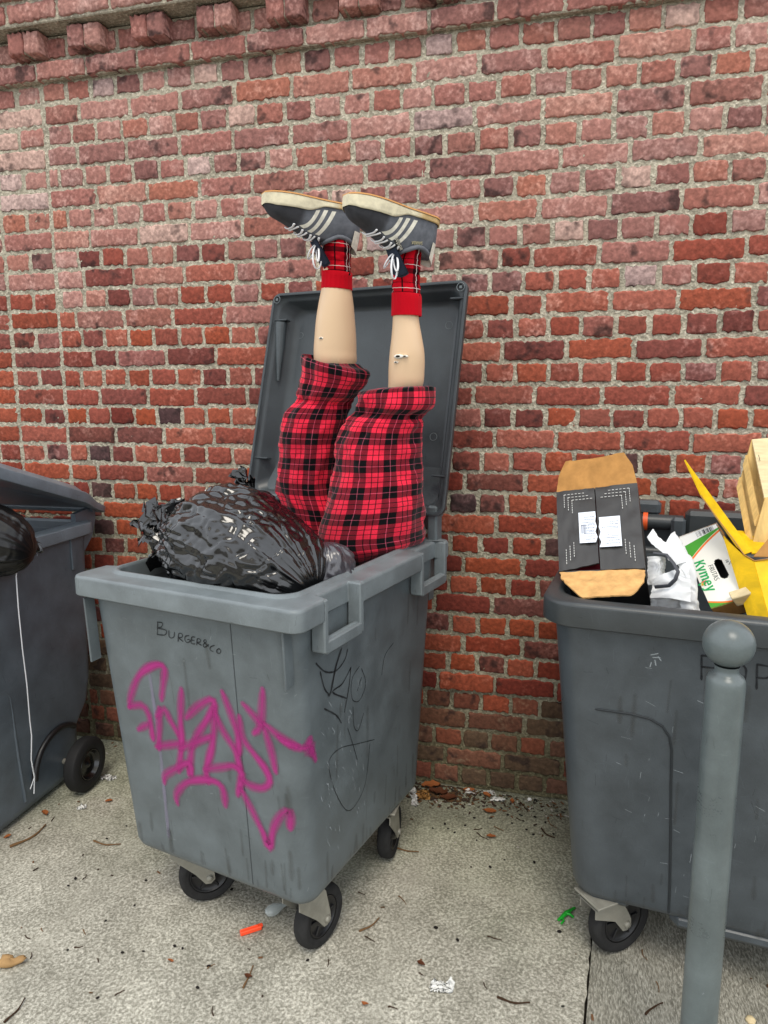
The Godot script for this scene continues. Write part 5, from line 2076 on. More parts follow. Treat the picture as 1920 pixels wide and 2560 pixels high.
func boxes() -> void:
	M.card = tri(mat(rgb(186, 138, 82), 0.9, 0.2), 5.0)
	M.card.albedo_texture = M.plastic_tex
	M.card_light = tri(mat(rgb(226, 178, 118), 0.9, 0.2), 5.0)
	M.card_light.albedo_texture = M.plastic_tex
	M.black_card = tri(mat(rgb(46, 45, 44), 0.42, 0.6), 4.0)
	M.black_card.albedo_texture = M.plastic_tex
	M.red_inside = mat(rgb(92, 14, 26), 0.8, 0.3)
	M.yellow_card = tri(mat(rgb(246, 200, 10), 0.55, 0.4), 5.0)
	M.yellow_card.albedo_texture = M.plastic_tex
	M.wood = tri(mat(rgb(232, 196, 128), 0.8, 0.3), 1.0)
	M.wood.uv1_scale = Vector3(14, 2.2, 14)
	M.wood.albedo_texture = M.plastic_tex
	M.wood_pale = tri(mat(rgb(232, 212, 170), 0.8, 0.3), 1.0)
	M.wood_pale.uv1_scale = Vector3(2.2, 14, 14)
	M.wood_pale.albedo_texture = M.plastic_tex
	M.white_film = tri(mat(rgb(232, 234, 236), 0.45, 0.5), 5.0)
	M.white_film.backlight_enabled = true
	M.white_film.backlight = Color(0.5, 0.5, 0.48)
	M.grey_film = mat(rgb(70, 72, 78), 0.5, 0.4)
	# ------- black carton, its long flaps shut and torn, short flaps up
	var t := thing("carton", "torn black carton with brown inner flaps and white label, in the right bin", "carton", Vector3(0.10, 1.10, 0.66))
	var o := Vector3(0.10, 1.10, 0.66)
	var TL := Vector3(-0.021, 1.289, 0.50) - o
	var TR := Vector3(0.202, 1.326, 0.53) - o
	var BL := Vector3(-0.004, 1.108, 0.745) - o
	var BR := Vector3(0.209, 1.137, 0.775) - o
	var nn := (BR - BL).cross(TL - BL).normalized()
	if nn.z < 0:
		nn = -nn
	var mb := MB.new()
	# walls below the opening
	var dn := -nn * 0.20
	board(mb, [BL - nn * 0.006, BR - nn * 0.006, BR + dn, BL + dn], 0.004, Vector3(0, -0.6, 0.7))
	board(mb, [TL - nn * 0.006, TR - nn * 0.006, TR + dn, TL + dn], 0.004, Vector3(0, 0.6, -0.7))
	board(mb, [TL - nn * 0.006, BL - nn * 0.006, BL + dn, TL + dn], 0.004, Vector3(-1, 0, 0))
	board(mb, [TR - nn * 0.006, BR - nn * 0.006, BR + dn, TR + dn], 0.004, Vector3(1, 0, 0))
	part("carton_walls", mb, M.black_card, t)
	mb = MB.new()
	board(mb, [TL - nn * 0.03, TR - nn * 0.03, BR - nn * 0.03, BL - nn * 0.03], 0.003, nn)
	part("red_lining", mb, M.red_inside, t)
	var T2 := TL.lerp(TR, 0.485)
	var B2 := BL.lerp(BR, 0.488)
	mb = MB.new()
	card(mb, TL, T2 - (TR - TL) * 0.006, B2 - (TR - TL) * 0.006 + (TL - BL) * 0.075, BL, 0.004, 0.0016, 3)
	part("flap", mb, M.black_card, t)
	mb = MB.new()
	card(mb, T2 + (TR - TL) * 0.006, TR, BR, B2 + (TR - TL) * 0.006, 0.004, 0.0016, 4)
	part("flap", mb, M.black_card, t)
	var FTL := Vector3(-0.012, 1.368, 0.40) - o
	var FTR := Vector3(0.185, 1.405, 0.43) - o
	mb = MB.new()
	var clip := func(u: float, v: float) -> Vector2:
		return Vector2(lerpf(0.5, u, 1.0 - 0.15 * clampf((v - 0.6) / 0.4, 0.0, 1.0)), v)
	card(mb, TR - nn * 0.002, TL - nn * 0.002, FTL, FTR, 0.004, 0.0028, 5, 24, 14, clip)
	part("flap", mb, M.card, t, "plain brown flap standing up behind the black ones")
	mb = MB.new()
	var LBL := Vector3(0.026, 1.076, 0.865) - o
	var LBR := Vector3(0.196, 1.098, 0.89) - o
	card(mb, BL - nn * 0.002, BR - nn * 0.002, LBR, LBL, 0.004, 0.0026, 6, 24, 14, func(u: float, v: float) -> Vector2: return Vector2(u + 0.012 * sin(v * 9.0) * (1.0 if u < 0.5 else -0.5), v * (1.0 - 0.55 * clampf((absf(u - 0.5) - 0.36) / 0.14, 0.0, 1.0))))
	part("flap", mb, M.card_light, t, "pale brown flap hanging over the front")
	# label torn in two
	var F := func(u: float, v: float) -> Vector3: return TL.lerp(TR, u).lerp(BL.lerp(BR, u), v) + nn * 0.0040
	for e in [[0.27, 0.475, 0.325, 0.70, 1], [0.515, 0.765, 0.405, 0.76, 2]]:
		var lm := mat(Color.WHITE, 0.6, 0.4)
		lm.albedo_texture = label_print(128, e[4])
		mb = MB.new()
		var P := []
		var UV := []
		for i in 7:
			var row := PackedVector3Array()
			var ur := PackedVector2Array()
			for j in 7:
				var u := j / 6.0
				var v := i / 6.0
				var jag := 0.012 * sin(v * 17.0) * ((1.0 if u > 0.9 else 0.0) if e[4] == 1 else (1.0 if u < 0.1 else 0.0))
				row.append(F.call(lerpf(e[0], e[1], u) + jag, lerpf(e[2], e[3], v)))
				ur.append(Vector2(1.0 - u, 1.0 - v))
			P.append(row)
			UV.append(ur)
		mb.grid(P, false, 1, UV)
		part("label", mb, lm, t)
	# printed stitch marks
	mb = MB.new()
	for e in [[0.10, 0.07, 1, 1], [0.90, 0.07, -1, 1], [0.10, 0.93, 1, -1], [0.90, 0.93, -1, -1]]:
		for k in 3:
			var u0: float = e[0] + e[2] * 0.048 * k
			var v0: float = e[1] + e[3] * 0.040 * k
			for s in 6:
				for ax in 2:
					if ax == 0 and e[3] < 0:
						continue
					var a: Vector3 = F.call(u0 + (e[2] * 0.045 * s if ax == 0 else 0.0), v0 + (e[3] * 0.030 * s if ax == 1 else 0.0)) - nn * 0.001
					var b: Vector3 = F.call(u0 + (e[2] * (0.045 * s + 0.026) if ax == 0 else 0.0), v0 + (e[3] * (0.030 * s + 0.018) if ax == 1 else 0.0)) - nn * 0.001
					mb.tube([a, b], 0.0008, 4)
	part("stitch_marks", mb, M.white_paper, t).set_meta("kind", "stuff")
	# dotted flower emblem on the front wall
	mb = MB.new()
	var ew := (BR - BL).normalized()
	var eh := dn.normalized()
	var ec := BL.lerp(BR, 0.52) + dn * 0.28 - nn * 0.0
	for r in 3:
		for k in 16:
			var a := TAU * k / 16.0 + r * 0.2
			mb.lathe([Vector2(0.0, 0.0012), Vector2(0.0008, 0.0010), Vector2(0.0011, 0.0)], 5, Transform3D(Basis(ew, ew.cross(eh) * -1.0, eh), ec + (ew * cos(a) + eh * sin(a)) * (0.008 + 0.004 * r)))
	part("dotted_emblem", mb, M.card_light, t).set_meta("kind", "stuff")
	# ------- fruit tray standing on its corner
	var A := Vector3(0.327, 1.169, 0.50)
	var B := Vector3(0.418, 1.219, 0.53)
	var C := Vector3(0.468, 1.082, 0.78)
	o = A.lerp(C, 0.5)
	t = thing("fruit_box", "white fruit box with green and orange print and hand hole, tipped in the right bin", "fruit box", o)
	A -= o; B -= o; C -= o
	var D := A + C - B
	var fn := (B - A).cross(D - A).normalized()
	if fn.z < 0:
		fn = -fn
	var ux := (B - A)
	var vy := (D - A)
	# front board with a slot cut through it
	var fm := mat(Color.WHITE, 0.6, 0.4)
	fm.albedo_texture = fruit_face(320)
	mb = MB.new()
	var nu := 40
	var nv := 90
	var inside := func(u: float, v: float) -> bool:
		var q := Vector2((u - 0.600 + 0.02 * (v - 0.58)) * ux.length(), clampf(v, 0.49, 0.68) * vy.length() - v * vy.length())
		return q.length() < 0.0098
	for i in nv:
		for j in nu:
			var u := (j + 0.5) / nu
			var v := (i + 0.5) / nv
			if inside.call(u, v):
				continue
			var base := mb.v.size()
			for q in [[0, 0], [1, 0], [1, 1], [0, 1]]:
				var uu: float = float(j + q[0]) / nu
				var vv: float = float(i + q[1]) / nv
				mb._add(A + ux * uu + vy * vv, fn, Vector2(uu, vv))
			var ccw := ux.cross(vy).dot(fn) > 0
			if ccw:
				mb.idx.append_array([base, base + 2, base + 1, base, base + 3, base + 2])
			else:
				mb.idx.append_array([base, base + 1, base + 2, base, base + 2, base + 3])
	part("front_board", mb, fm, t)
	mb = MB.new()
	var bk := -fn * 0.05
	board(mb, [B, C, C + bk * 0.6, B + bk * 0.6], 0.004, ux)
	board(mb, [A, B, B + bk, A + bk], 0.004, -vy)
	board(mb, [D, C, C + bk, D + bk], 0.004, vy)
	part("side_board", mb, M.card, t)
	mb = MB.new()
	board(mb, [A + bk, B + bk, C + bk, D + bk], 0.003, fn)
	part("back_board", mb, M.black_plastic, t)
	mb = MB.new()
	var wb := C + vy.normalized() * -0.006 - ux * 0.02
	mb.cbox(Vector3(0.062, 0.026, 0.034), 0.002, Transform3D(Basis(ux.normalized(), vy.normalized(), ux.cross(vy).normalized()), wb - ux * 0.16 - fn * 0.008 + fn * 0.012))
	part("corner_block", mb, M.wood_pale, t)
	mb = MB.new()
	mb.tube([A + ux * 0.80 + vy * 0.57 + fn * 0.001, A + ux * 0.90 + vy * 0.535 + fn * 0.003, A + ux * 1.02 + vy * 0.56 + fn * 0.001], 0.0009, 5)
	part("wire_staple", mb, M.steel, t)
	var tb := Basis(vy.normalized(), ux.normalized(), vy.normalized().cross(ux.normalized()))
	if tb.z.dot(fn) < 0:
		tb.z = -tb.z
	text_part(t, "Kymey", 0.026, M.green_print, Transform3D(Basis(tb.x, tb.y, fn), A + ux * 0.19 + vy * 0.60 + fn * 0.0006), "lettering", true)
	text_part(t, "FRUTAS", 0.0125, M.grey_print, Transform3D(Basis(tb.x, tb.y, fn), A + ux * 0.405 + vy * 0.600 + fn * 0.0006))
	text_part(t, "FR", 0.007, M.grey_print, Transform3D(Basis(tb.x, tb.y, fn), A + ux * 0.80 + vy * 0.52 + fn * 0.0006))
	# cut-fruit emblem under the name
	for k in 5:
		mb = MB.new()
		var c0 := A + ux * 0.0 + vy * 0.665 + fn * 0.0007 + ux * 0.05
		var a0 := -0.9 + k * 0.75
		var p1 := c0
		var pts := [p1]
		for s in 5:
			var a := a0 + s * 0.14
			pts.append(c0 + (ux.normalized() * cos(a) + vy.normalized() * sin(a)) * 0.0135)
		mb.poly(pts, fn)
		part("emblem_slice", mb, [M.green_print, M.red_print, M.orange_plastic, M.yellow_card, M.green_print][k], t)
	# ------- yellow carton, flap sticking up
	o = Vector3(0.46, 1.15, 0.70)
	t = thing("carton", "bright yellow carton with one long pointed flap standing up, right edge of the picture", "carton", o)
	mb = MB.new()
	board(mb, [Vector3(0.337, 1.387, 0.45) - o, Vector3(0.382, 1.306, 0.53) - o, Vector3(0.447, 1.212, 0.60) - o, Vector3(0.472, 1.178, 0.705) - o, Vector3(0.449, 1.172, 0.722) - o, Vector3(0.369, 1.299, 0.56) - o], 0.004, Vector3(0.5, 0.5, 0.8))
	part("flap", mb, M.yellow_card, t)
	mb = MB.new()
	board(mb, [Vector3(0.447, 1.212, 0.60) - o, Vector3(0.60, 1.200, 0.56) - o, Vector3(0.62, 1.172, 0.68) - o, Vector3(0.472, 1.174, 0.705) - o], 0.004, Vector3(0, 1, 0.2))
	part("inner_floor", mb, M.yellow_card, t)
	mb = MB.new()
	board(mb, [Vector3(0.408, 1.208, 0.668) - o, Vector3(0.449, 1.170, 0.726) - o, Vector3(0.468, 1.160, 0.742) - o, Vector3(0.488, 1.02, 0.88) - o, Vector3(0.455, 1.02, 0.80) - o], 0.004, Vector3(-0.6, 0, 0.7))
	part("side_wall", mb, M.yellow_card, t)
	mb = MB.new()
	board(mb, [Vector3(0.469, 1.161, 0.742) - o, Vector3(0.66, 1.185, 0.70) - o, Vector3(0.70, 1.02, 0.84) - o, Vector3(0.489, 1.02, 0.882) - o], 0.004, Vector3(0.2, 0, 1))
	part("front_wall", mb, M.yellow_card, t)
	mb = MB.new()
	mb.tube([Vector3(0.366, 1.298, 0.562) - o, Vector3(0.40, 1.246, 0.632) - o, Vector3(0.43, 1.203, 0.682) - o, Vector3(0.449, 1.172, 0.726) - o, Vector3(0.470, 1.162, 0.744) - o, Vector3(0.52, 1.170, 0.735) - o, Vector3(0.60, 1.178, 0.720) - o], 0.0017, 5)
	part("torn_edge", mb, M.card, t)
	# ------- wooden fruit crate on its end
	o = Vector3(0.52, 1.30, 0.56)
	t = thing("wooden_crate", "pale wooden fruit crate tipped on end, cut by the right edge of the picture", "crate", o)
	var c0 := Vector3(0.509, 1.447, 0.45) - o
	var c2 := Vector3(0.473, 1.316, 0.50) - o
	var c3 := Vector3(0.480, 1.171, 0.65) - o
	var c4 := c0 + c3 - c2
	var dp := Vector3(0.125, 0.012, -0.010)
	var inn := Vector3(-1, 0, 0.3)
	for e in [[c0, c4, dp * 0.42, M.wood_pale, Vector3(0, 0.6, 1)], [c0 + dp * 0.46, c4 + dp * 0.46, dp * 0.5, M.wood_pale, Vector3(0, 0.6, 1)], [c0, c2, dp * 0.9, M.wood, Vector3(0, -0.3, 1)], [c2, c3, dp * 0.9, M.wood, Vector3(0, 0.7, -0.3)], [c3, c4, dp * 0.9, M.wood, Vector3(0, 0.3, -1)]]:
		mb = MB.new()
		board(mb, [e[0], e[1], e[1] + e[2], e[0] + e[2]], 0.006, e[4])
		part("side_board", mb, e[3], t)
	# floor slats, and two rails across the open face
	for k in 3:
		mb = MB.new()
		var u0 := 0.03 + k * 0.34
		board(mb, [c2.lerp(c0, u0) + dp * 0.88, c3.lerp(c4, u0) + dp * 0.88, c3.lerp(c4, u0 + 0.25) + dp * 0.88, c2.lerp(c0, u0 + 0.25) + dp * 0.88], 0.004, inn)
		part("slat", mb, M.wood_pale, t)
	for k in 2:
		mb = MB.new()
		var u0 := 0.0 + k * 0.46
		board(mb, [c2.lerp(c0, u0) - dp * 0.04, c3.lerp(c4, u0) - dp * 0.04, c3.lerp(c4, u0 + 0.22) - dp * 0.04, c2.lerp(c0, u0 + 0.22) - dp * 0.04], 0.006, inn)
		part("slat", mb, M.wood, t)
	for e in [[0.497, 1.300, 0.535], [0.503, 1.236, 0.598], [0.516, 1.408, 0.505], [0.53, 1.362, 0.59]]:
		mb = MB.new()
		var p := Vector3(e[0], e[1], e[2]) - o
		mb.tube([p, p + Vector3(0.003, -0.016, 0.008)], 0.0009, 5)
		part("wire_staple", mb, M.black_plastic, t)
	mb = MB.new()
	board(mb, [Vector3(0.474, 1.166, 0.712), Vector3(0.53, 1.228, 0.668), Vector3(0.66, 1.24, 0.70), Vector3(0.62, 1.176, 0.74)], 0.004, Vector3(0, 0.3, 1))
	single("cardboard_sheet", mb, M.card, "brown cardboard piece between the yellow carton and the wooden crate", "cardboard")
	# ------- white carrier bag
	o = Vector3(0.28, 1.10, 0.70)
	t = thing("carrier_bag", "crumpled white plastic bag with dark grey edge between black carton and fruit box", "carrier bag", o)
	var at := func(x: float, y: float, z: float) -> Vector3: return Vector3(x, y, z) - o
	var sheets := [
		[[0.222, 1.206, 0.69], [0.238, 1.220, 0.66], [0.318, 1.135, 0.72], [0.285, 1.140, 0.75], 11],
		[[0.262, 1.180, 0.70], [0.292, 1.216, 0.66], [0.336, 1.150, 0.70], [0.312, 1.120, 0.76], 12],
		[[0.300, 1.140, 0.74], [0.336, 1.152, 0.70], [0.360, 1.010, 0.735], [0.310, 1.012, 0.75], 13],
		[[0.232, 1.098, 0.74], [0.318, 1.142, 0.745], [0.326, 1.052, 0.765], [0.228, 1.056, 0.765], 14],
		[[0.222, 1.150, 0.70], [0.270, 1.148, 0.69], [0.268, 1.085, 0.72], [0.226, 1.080, 0.73], 15],
		[[0.232, 1.052, 0.74], [0.330, 1.055, 0.73], [0.332, 1.000, 0.72], [0.232, 1.000, 0.735], 16],
	]
	for e in sheets:
		mb = MB.new()
		var nz := noise(FastNoiseLite.TYPE_SIMPLEX, 10.0, 2, e[4])
		var a := at.call(e[0][0], e[0][1], e[0][2]) as Vector3
		var b := at.call(e[1][0], e[1][1], e[1][2]) as Vector3
		var c := at.call(e[2][0], e[2][1], e[2][2]) as Vector3
		var d := at.call(e[3][0], e[3][1], e[3][2]) as Vector3
		var n2 := (b - a).cross(d - a).normalized()
		if n2.z < 0:
			n2 = -n2
		var P := []
		for i in 33:
			var v := i / 32.0
			var row := PackedVector3Array()
			for j in 33:
				var u := j / 32.0
				var p := a.lerp(b, u).lerp(d.lerp(c, u), v)
				p += n2 * (0.016 * sin(u * PI) + 0.012 * nz.get_noise_3dv(p * 0.6) - 0.0022 * crease(p + Vector3(e[4], 0, 0), 5.0, nz))
				p += (b - a).normalized() * 0.003 * nz.get_noise_2d(v * 0.3, e[4])
				row.append(p)
			P.append(row)
		mb.grid(P, false, 1)
		part("fold", mb, M.white_film, t)
	mb = MB.new()
	mb.tube([at.call(0.232, 1.168, 0.735), at.call(0.262, 1.168, 0.748), at.call(0.278, 1.150, 0.765), at.call(0.288, 1.132, 0.778), at.call(0.282, 1.112, 0.782), at.call(0.268, 1.094, 0.778), at.call(0.236, 1.086, 0.768)], 0.0068, 8, true, 0.4)
	part("dark_edge", mb, M.grey_film, t)

# where a small thing lies, told by the nearest thing one can find
var used_spots := {}
func lies(x: float, z: float) -> String:
	var marks := [["orange clip", -0.853, 0.930], ["clear plastic bulb", -0.81, 0.84], ["white tissue", -0.268, 0.992], ["green scrap", 0.057, 0.634], ["middle bin's front right caster", -0.66, 0.92], ["middle bin's front left caster", -1.08, 0.82], ["middle bin's rear caster", -0.54, 0.46], ["bark chip", -1.455, 1.21], ["left bin's wheel", -1.83, 0.40], ["right bin's caster", 0.15, 0.70], ["bollard", 0.335, 1.15], ["speckled plaster strip", -0.53, 0.115], ["white pebble", -0.085, 0.028], ["orange-brown leaf", -0.206, 0.304], ["long tan leaf", -0.229, 0.15], ["paper scrap by the wheel", -1.762, 0.5], ["slab joint", 0.11, 0.95], ["straight twig", -1.53, 0.664], ["long-stalked bud", -0.789, 1.088]]
	var best := []
	for m in marks:
		best.append([Vector2(m[1] - x, m[2] - z).length(), m])
	best.sort_custom(func(a, b): return a[0] < b[0])
	for e in best.slice(0, 4):
		var m: Array = e[1]
		var dx: float = x - m[1]
		var dz: float = z - m[2]
		var rel := ("right of" if dx > 0 else "left of") if absf(dx) > absf(dz) else ("nearer the camera than" if dz > 0 else "behind")
		var far := "just" if e[0] < 0.08 else ("a hand's width" if e[0] < 0.16 else ("two hands" if e[0] < 0.26 else "well"))
		var t := "%s %s the %s" % [far, rel, m[0]]
		if not used_spots.has(t):
			used_spots[t] = true
			return t
	var m2: Array = best[0][1]
	return "farthest of its kind between the %s and the %s" % [m2[0], best[1][1][0]]

func litter() -> void:
	M.twig = mat(rgb(62, 46, 34), 0.9, 0.2)
	M.twig_pale = mat(rgb(112, 86, 60), 0.9, 0.2)
	M.seed = mat(rgb(28, 24, 22), 0.8, 0.3)
	M.leaf = mat(rgb(142, 84, 46), 0.85, 0.3)
	M.leaf_dark = mat(rgb(84, 48, 30), 0.85, 0.3)
	M.clear = mat(Color(0.86, 0.9, 0.9, 0.35), 0.12, 0.6)
	M.clear.transparency = BaseMaterial3D.TRANSPARENCY_ALPHA
	M.green_plastic = mat(rgb(26, 160, 44), 0.45, 0.5)
	M.orange_clip = mat(rgb(255, 84, 44), 0.4, 0.5)
	var tw := [[-1850, 769, -1818, 628], [-1584, 667, -1478, 661], [-1322, 1113, -1300, 1104], [-1331, 1371, -1333, 1295], [-1107, 1230, -1090, 1209], [-911, 1089, -897, 1070], [-786, 1125, -791, 1050], [-1489, 854, -1491, 830], [-1468, 1072, -1454, 1082], [-1416, 1178, -1429, 1159], [-1343, 1046, -1322, 1062], [-822, 1223, -838, 1196], [-1863, 663, -1860, 649], [-1814, 602, -1823, 575], [-1493, 1109, -1469, 1116], [-1230, 1132, -1218, 1144],
		[-529, 446, -442, 449], [-202, 238, -166, 256], [-33, 208, 16, 255], [-260, 288, -215, 320], [-119, 57, -87, 112], [-273, 273, -244, 260], [-121, 989, -36, 986], [-127, 163, -101, 176], [-518, 869, -485, 883], [-461, 679, -429, 711], [-591, 693, -566, 700], [-338, 961, -323, 968], [-169, 781, -126, 786], [-161, 951, -149, 970], [-394, 1088, -367, 1090], [-540, 854, -496, 787], [-595, 977, -588, 1003], [-12, 148, 22, 194],
		[267, 724, 277, 762], [292, 834, 295, 869], [253, 951, 301, 903]]
	for e in tw:
		var a := Vector2(e[0], e[1]) / 1000.0
		var b := Vector2(e[2], e[3]) / 1000.0
		var mid := (a + b) * 0.5
		var l := a.distance_to(b)
		var r := 0.0016 if l < 0.06 else 0.0028
		if l > 0.12:
			r = 0.0042
		var bow := Vector2(-(b - a).y, (b - a).x) * rng.randf_range(-0.16, 0.16)
		var mb := MB.new()
		var pts := []
		var rr := []
		for k in 8:
			var u := k / 7.0
			var p := a.lerp(b, u) + bow * sin(u * PI) - mid
			pts.append(Vector3(p.x, r * 0.8 + 0.002 + 0.001 * sin(u * 9.0), p.y))
			rr.append(r * (1.15 - 0.55 * u + 0.12 * sin(u * 14.0)))
		mb.tube(pts, rr, 6)
		var big := "long" if l > 0.1 else ("short" if l > 0.04 else "tiny")
		single("twig", mb, M.twig_pale if rng.randf() < 0.25 else M.twig, "%s brown twig, %s" % [big, lies(mid.x, mid.y)], "twig", Vector3(mid.x, 0, mid.y), "twigs on the concrete")
	var sd := [[-1515, 891], [-1515, 856], [-1284, 807], [-1176, 1095], [-1120, 1076], [-1043, 1037], [-1017, 1039], [-1147, 1247], [-1523, 560], [-1547, 644], [-990, 779], [-1300, 998], [-1253, 918], [-912, 1080], [-906, 1153], [-322, 784], [-252, 816], [-651, 993], [-86, 227], [-59, 140], [-50, 407], [-149, 418], [-338, 307], [-307, 255], [-381, 264], [36, 711], [-255, 333], [-193, 468], [-420, 300], [-365, 290], [-140, 200], [-100, 175], [-20, 165], [10, 230], [-160, 150], [-60, 250], [-280, 200]]
	for e in sd:
		var mb := MB.new()
		var r := rng.randf_range(0.0028, 0.0052)
		var B := Basis.from_euler(Vector3(0, rng.randf() * TAU, 0)).scaled_local(Vector3(1.5, 0.8, 1.0))
		mb.lathe([Vector2(0.0001, -r * 0.6), Vector2(r * 0.8, -r * 0.4), Vector2(r, 0), Vector2(r * 0.7, r * 0.55), Vector2(0.0001, r * 0.8)], 8, Transform3D(B, Vector3(0, r * 0.5 + 0.0015, 0)))
		var x: float = e[0] / 1000.0
		var z: float = e[1] / 1000.0
		single("seed", mb, M.seed, "black seed, " + lies(x, z), "seed", Vector3(x, 0, z), "black seeds on the concrete")
	var lv := [[-1024, 1091, 0.016, "small tan leaf in front of the middle bin, beyond the twigs"], [-1685, 436, 0.022, "brown leaf on the concrete near the left bin's wheel"], [-1901, 724, 0.020, "reddish leaf under the front edge of the left bin"], [-1870, 566, 0.030, "curled red-brown leaf against the bottom of the left bin"], [-206, 304, 0.026, "bright orange-brown leaf between the bins, a step from the wall"], [-229, 150, 0.040, "long tan leaf near the wall, between the bins"], [-478, 29, 0.060, "long rusty strip of leaf on the litter behind the middle bin"], [-324, 23, 0.036, "orange leaf in the litter at the foot of the wall"], [-250, 40, 0.030, "dull red leaf in the litter at the foot of the wall"], [-338, 930, 0.020, "curled brown bud with a stalk, in front of the gap"], [-789, 1088, 0.018, "brown bud with a long thin stalk, nearest the camera"], [-454, 1096, 0.016, "small reddish leaf near the bottom edge of the picture"], [-395, 100, 0.05, "dark rotten leaf on the litter heap by the wall"], [-440, 70, 0.06, "largest dark brown leaf on the litter heap by the wall"], [-150, 60, 0.026, "brown leaf lying near the white pebble"]]
	for e in lv:
		var mb := MB.new()
		var nz := noise(FastNoiseLite.TYPE_SIMPLEX, 30.0, 2, int(e[0]))
		var P := []
		for i in 9:
			var u := i / 8.0
			var w: float = e[2] * 0.36 * pow(sin(PI * clampf(u, 0.02, 0.98)), 0.8)
			var row := PackedVector3Array()
			for j in 7:
				var x := (j - 3) / 3.0
				var p := Vector3((u - 0.5) * e[2] * 1.3, 0.004 + e[2] * 0.13 * x * x, x * w)
				p.y += absf(nz.get_noise_3dv(p)) * e[2] * 0.25
				p.z += nz.get_noise_3dv(p * 1.3) * 0.004
				row.append(p)
			P.append(row)
		mb.grid(P, false, 1)
		var o := single("leaf", mb, M.leaf_dark if e[0] in [-395, -440, -338, -789] else M.leaf, e[3], "leaf", Vector3(e[0] / 1000.0, 0.001, e[1] / 1000.0), "dead leaves on the concrete")
		o.rotation.y = rng.randf() * TAU if e[2] < 0.035 else rng.randf_range(-0.2, 0.3)
	# plastic bits
	var mb := MB.new()
	mb.cbox(Vector3(0.064, 0.013, 0.016), 0.002, Transform3D(Basis(), Vector3(0, 0.0075, 0)))
	mb.cbox(Vector3(0.012, 0.010, 0.010), 0.002, Transform3D(Basis(), Vector3(0.031, 0.008, -0.004)))
	mb.cbox(Vector3(0.050, 0.004, 0.004), 0.001, Transform3D(Basis(), Vector3(-0.004, 0.0155, 0)))
	var oc := single("plastic_clip", mb, M.orange_clip, "bright orange plastic clip on the concrete by the front caster", "clip", Vector3(-0.853, 0, 0.930))
	oc.rotation.y = 0.69
	mb = MB.new()
	mb.lathe([Vector2(0.0001, -0.034), Vector2(0.013, -0.030), Vector2(0.020, -0.016), Vector2(0.020, 0.0), Vector2(0.013, 0.016), Vector2(0.008, 0.028), Vector2(0.0075, 0.052), Vector2(0.009, 0.056)], 20, Transform3D(Basis(Vector3.RIGHT, PI * 0.5).scaled(Vector3(1, 0.8, 1)), Vector3(0, 0.017, 0)))
	var cb := single("plastic_bulb", mb, M.clear, "clear plastic bulb-shaped bottle beside the front caster of the middle bin", "bottle", Vector3(-0.812, 0, 0.842))
	cb.rotation.y = PI * 0.78
	mb = MB.new()
	mb.tube([Vector3(-0.040, 0.004, 0.006), Vector3(-0.018, 0.006, 0.002), Vector3(0.0, 0.010, 0.0), Vector3(0.020, 0.008, -0.004), Vector3(0.042, 0.004, -0.010)], [0.004, 0.006, 0.008, 0.005, 0.004], 7, true, 0.6)
	mb.tube([Vector3(-0.004, 0.010, 0.0), Vector3(0.002, 0.012, 0.012), Vector3(0.010, 0.004, 0.018)], 0.004, 6)
	mb.tube([Vector3(-0.022, 0.006, 0.0), Vector3(-0.026, 0.004, 0.016), Vector3(-0.040, 0.003, 0.020)], 0.0035, 6)
	single("plastic_scrap", mb, M.green_plastic, "bright green plastic scrap on the concrete beside the right bin's caster", "plastic scrap", Vector3(0.057, 0, 0.634)).rotation.y = 0.75
	# paper
	var papers := [[-0.268, 0.992, 0.058, 0.040, 0.2, "crumpled white tissue in the middle of the concrete near the camera"], [-1.762, 0.500, 0.026, 0.014, 0.5, "small white paper scrap near the left bin's wheel"], [-1.795, 0.285, 0.060, 0.030, 0.1, "white paper scrap behind the left bin's wheel"], [-0.531, 0.115, 0.022, 0.135, 0.28, "speckled white plaster strip beside the back of the middle bin"], [-0.496, 0.098, 0.050, 0.055, 0.3, "tan stained paper next to the speckled plaster strip"], [-0.315, 0.025, 0.045, 0.022, 0.1, "white plaster flake in the litter under the wall"], [-0.245, 0.018, 0.040, 0.020, 0.0, "pale plaster flake in the litter, right of the other flake"], [-0.205, 0.055, 0.050, 0.018, 0.1, "greyish flake at the right end of the litter"]]
	for k in papers.size():
		var e: Array = papers[k]
		mb = MB.new()
		var nz := noise(FastNoiseLite.TYPE_SIMPLEX, 22.0, 3, 300 + k)
		var P := []
		for i in 19:
			var row := PackedVector3Array()
			for j in 19:
				var u := j / 18.0 - 0.5
				var v := i / 18.0 - 0.5
				var ed := 1.0 - 0.25 * absf(nz.get_noise_2d(atan2(v, u) * 0.12, 3.0))
				var p := Vector3(u * e[2] * ed, 0.005, v * e[3] * ed)
				p += Vector3(nz.get_noise_2d(v * 0.4, k), 0, nz.get_noise_2d(u * 0.4, k + 5)) * 0.012
				p.y += 0.004 + 0.010 * absf(nz.get_noise_3dv(p * 2.0)) - 0.004 * crease(p, 20.0, nz)
				p.y = maxf(p.y, 0.0015)
				row.append(p)
			P.append(row)
		mb.grid(P, false, 1)
		single("paper_scrap" if k < 5 else "plaster_flake", mb, M.card if k == 4 else M.white_paper, e[5], "paper scrap" if k < 5 else "plaster flake", Vector3(e[0], 0, e[1])).rotation.y = e[4]
	mb = MB.new()
	mb.lathe([Vector2(0.0001, 0.0), Vector2(0.007, 0.001), Vector2(0.009, 0.005), Vector2(0.006, 0.010), Vector2(0.0001, 0.012)], 10)
	single("pebble", mb, M.white_paper, "round white pebble on the concrete near the right bin, close to the wall", "pebble", Vector3(-0.085, 0, 0.028))
	mb = MB.new()
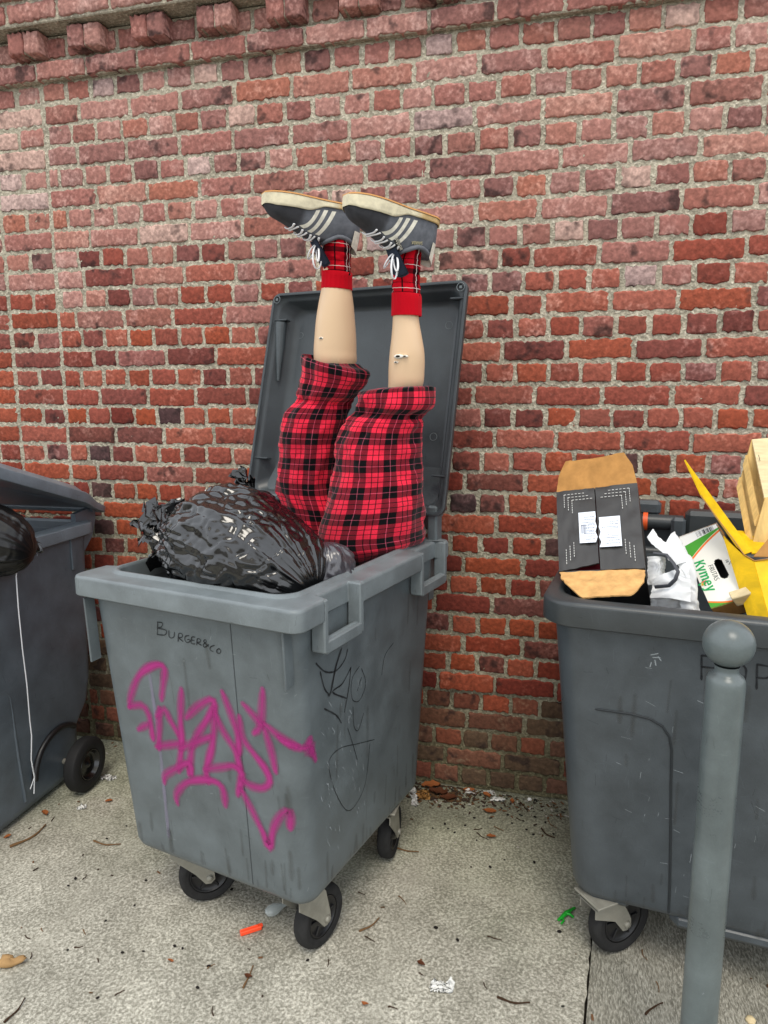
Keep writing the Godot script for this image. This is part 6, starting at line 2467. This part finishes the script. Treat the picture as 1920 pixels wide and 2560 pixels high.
	mb.lathe([Vector2(0.0001, 0.0), Vector2(0.012, 0.001), Vector2(0.013, 0.007), Vector2(0.008, 0.013), Vector2(0.0001, 0.014)], 6)
	single("pebble", mb, M.wood_pale, "angular cream stone chip right of the bollard foot", "pebble", Vector3(0.51, 0, 0.905))
	mb = MB.new()
	var bn := noise(FastNoiseLite.TYPE_SIMPLEX, 30.0, 2, 8)
	var PP := []
	for i in 9:
		var row := PackedVector3Array()
		for j in 14:
			var a := TAU * j / 14.0
			var h := PI * i / 8.0
			var p := Vector3(cos(a) * sin(h) * 0.034, -cos(h) * 0.012 + 0.012, sin(a) * sin(h) * 0.017)
			row.append(p * (1.0 + 0.5 * bn.get_noise_3dv(p)))
		PP.append(row)
	mb.grid(PP, true, 0)
	single("bark_chip", mb, M.wood_brown, "pale brown bark chip at the left edge of the concrete", "bark", Vector3(-1.455, 0, 1.21)).rotation.y = 0.5
	# the crumbs that nobody could count
	mb = MB.new()
	for k in 820:
		var x := rng.randf_range(-0.55, 0.06)
		var z := absf(rng.randfn()) * 0.07 + 0.012
		if k >= 520:
			x = -0.41 + rng.randfn() * 0.075
			z = clampf(0.075 + rng.randfn() * 0.035, 0.012, 0.2)
		if k > 330 and k < 520:
			x = rng.randf_range(-2.2, 0.9)
			z = absf(rng.randfn()) * 0.05 + 0.012
			if k > 420:
				z = rng.randf_range(0.15, 1.5)
		var s := rng.randf_range(0.0015, 0.006)
		if k >= 520:
			s *= 1.5
		mb.col = [Color(0.05, 0.035, 0.025), Color(0.10, 0.055, 0.03), Color(0.16, 0.08, 0.04), Color(0.42, 0.40, 0.36), Color(0.03, 0.028, 0.025)][rng.randi() % (5 if k < 520 else 2)]
		var B := Basis.from_euler(Vector3(rng.randf_range(-0.3, 0.3), rng.randf() * TAU, 0))
		mb.cbox(Vector3(s * rng.randf_range(1.0, 3.5), s * 0.5, s), s * 0.12, Transform3D(B, Vector3(x, 0.002 + s * 0.2, z)))
	var cr := MeshInstance3D.new()
	cr.name = "debris"
	cr.mesh = mb.mesh()
	cr.material_override = M.crumb
	cr.set_meta("kind", "stuff")
	cr.set_meta("label", "crumbs of leaf, grit and plaster scattered on the concrete along the wall")
	add_child(cr)

func build_objects() -> void:
	make_more()
	make_figure_materials()
	make_bag_materials()
	make_print_materials()
	center_bin()
	mannequin()
	bags()
	left_bin()
	right_bin()
	bollard()
	boxes()
	litter()
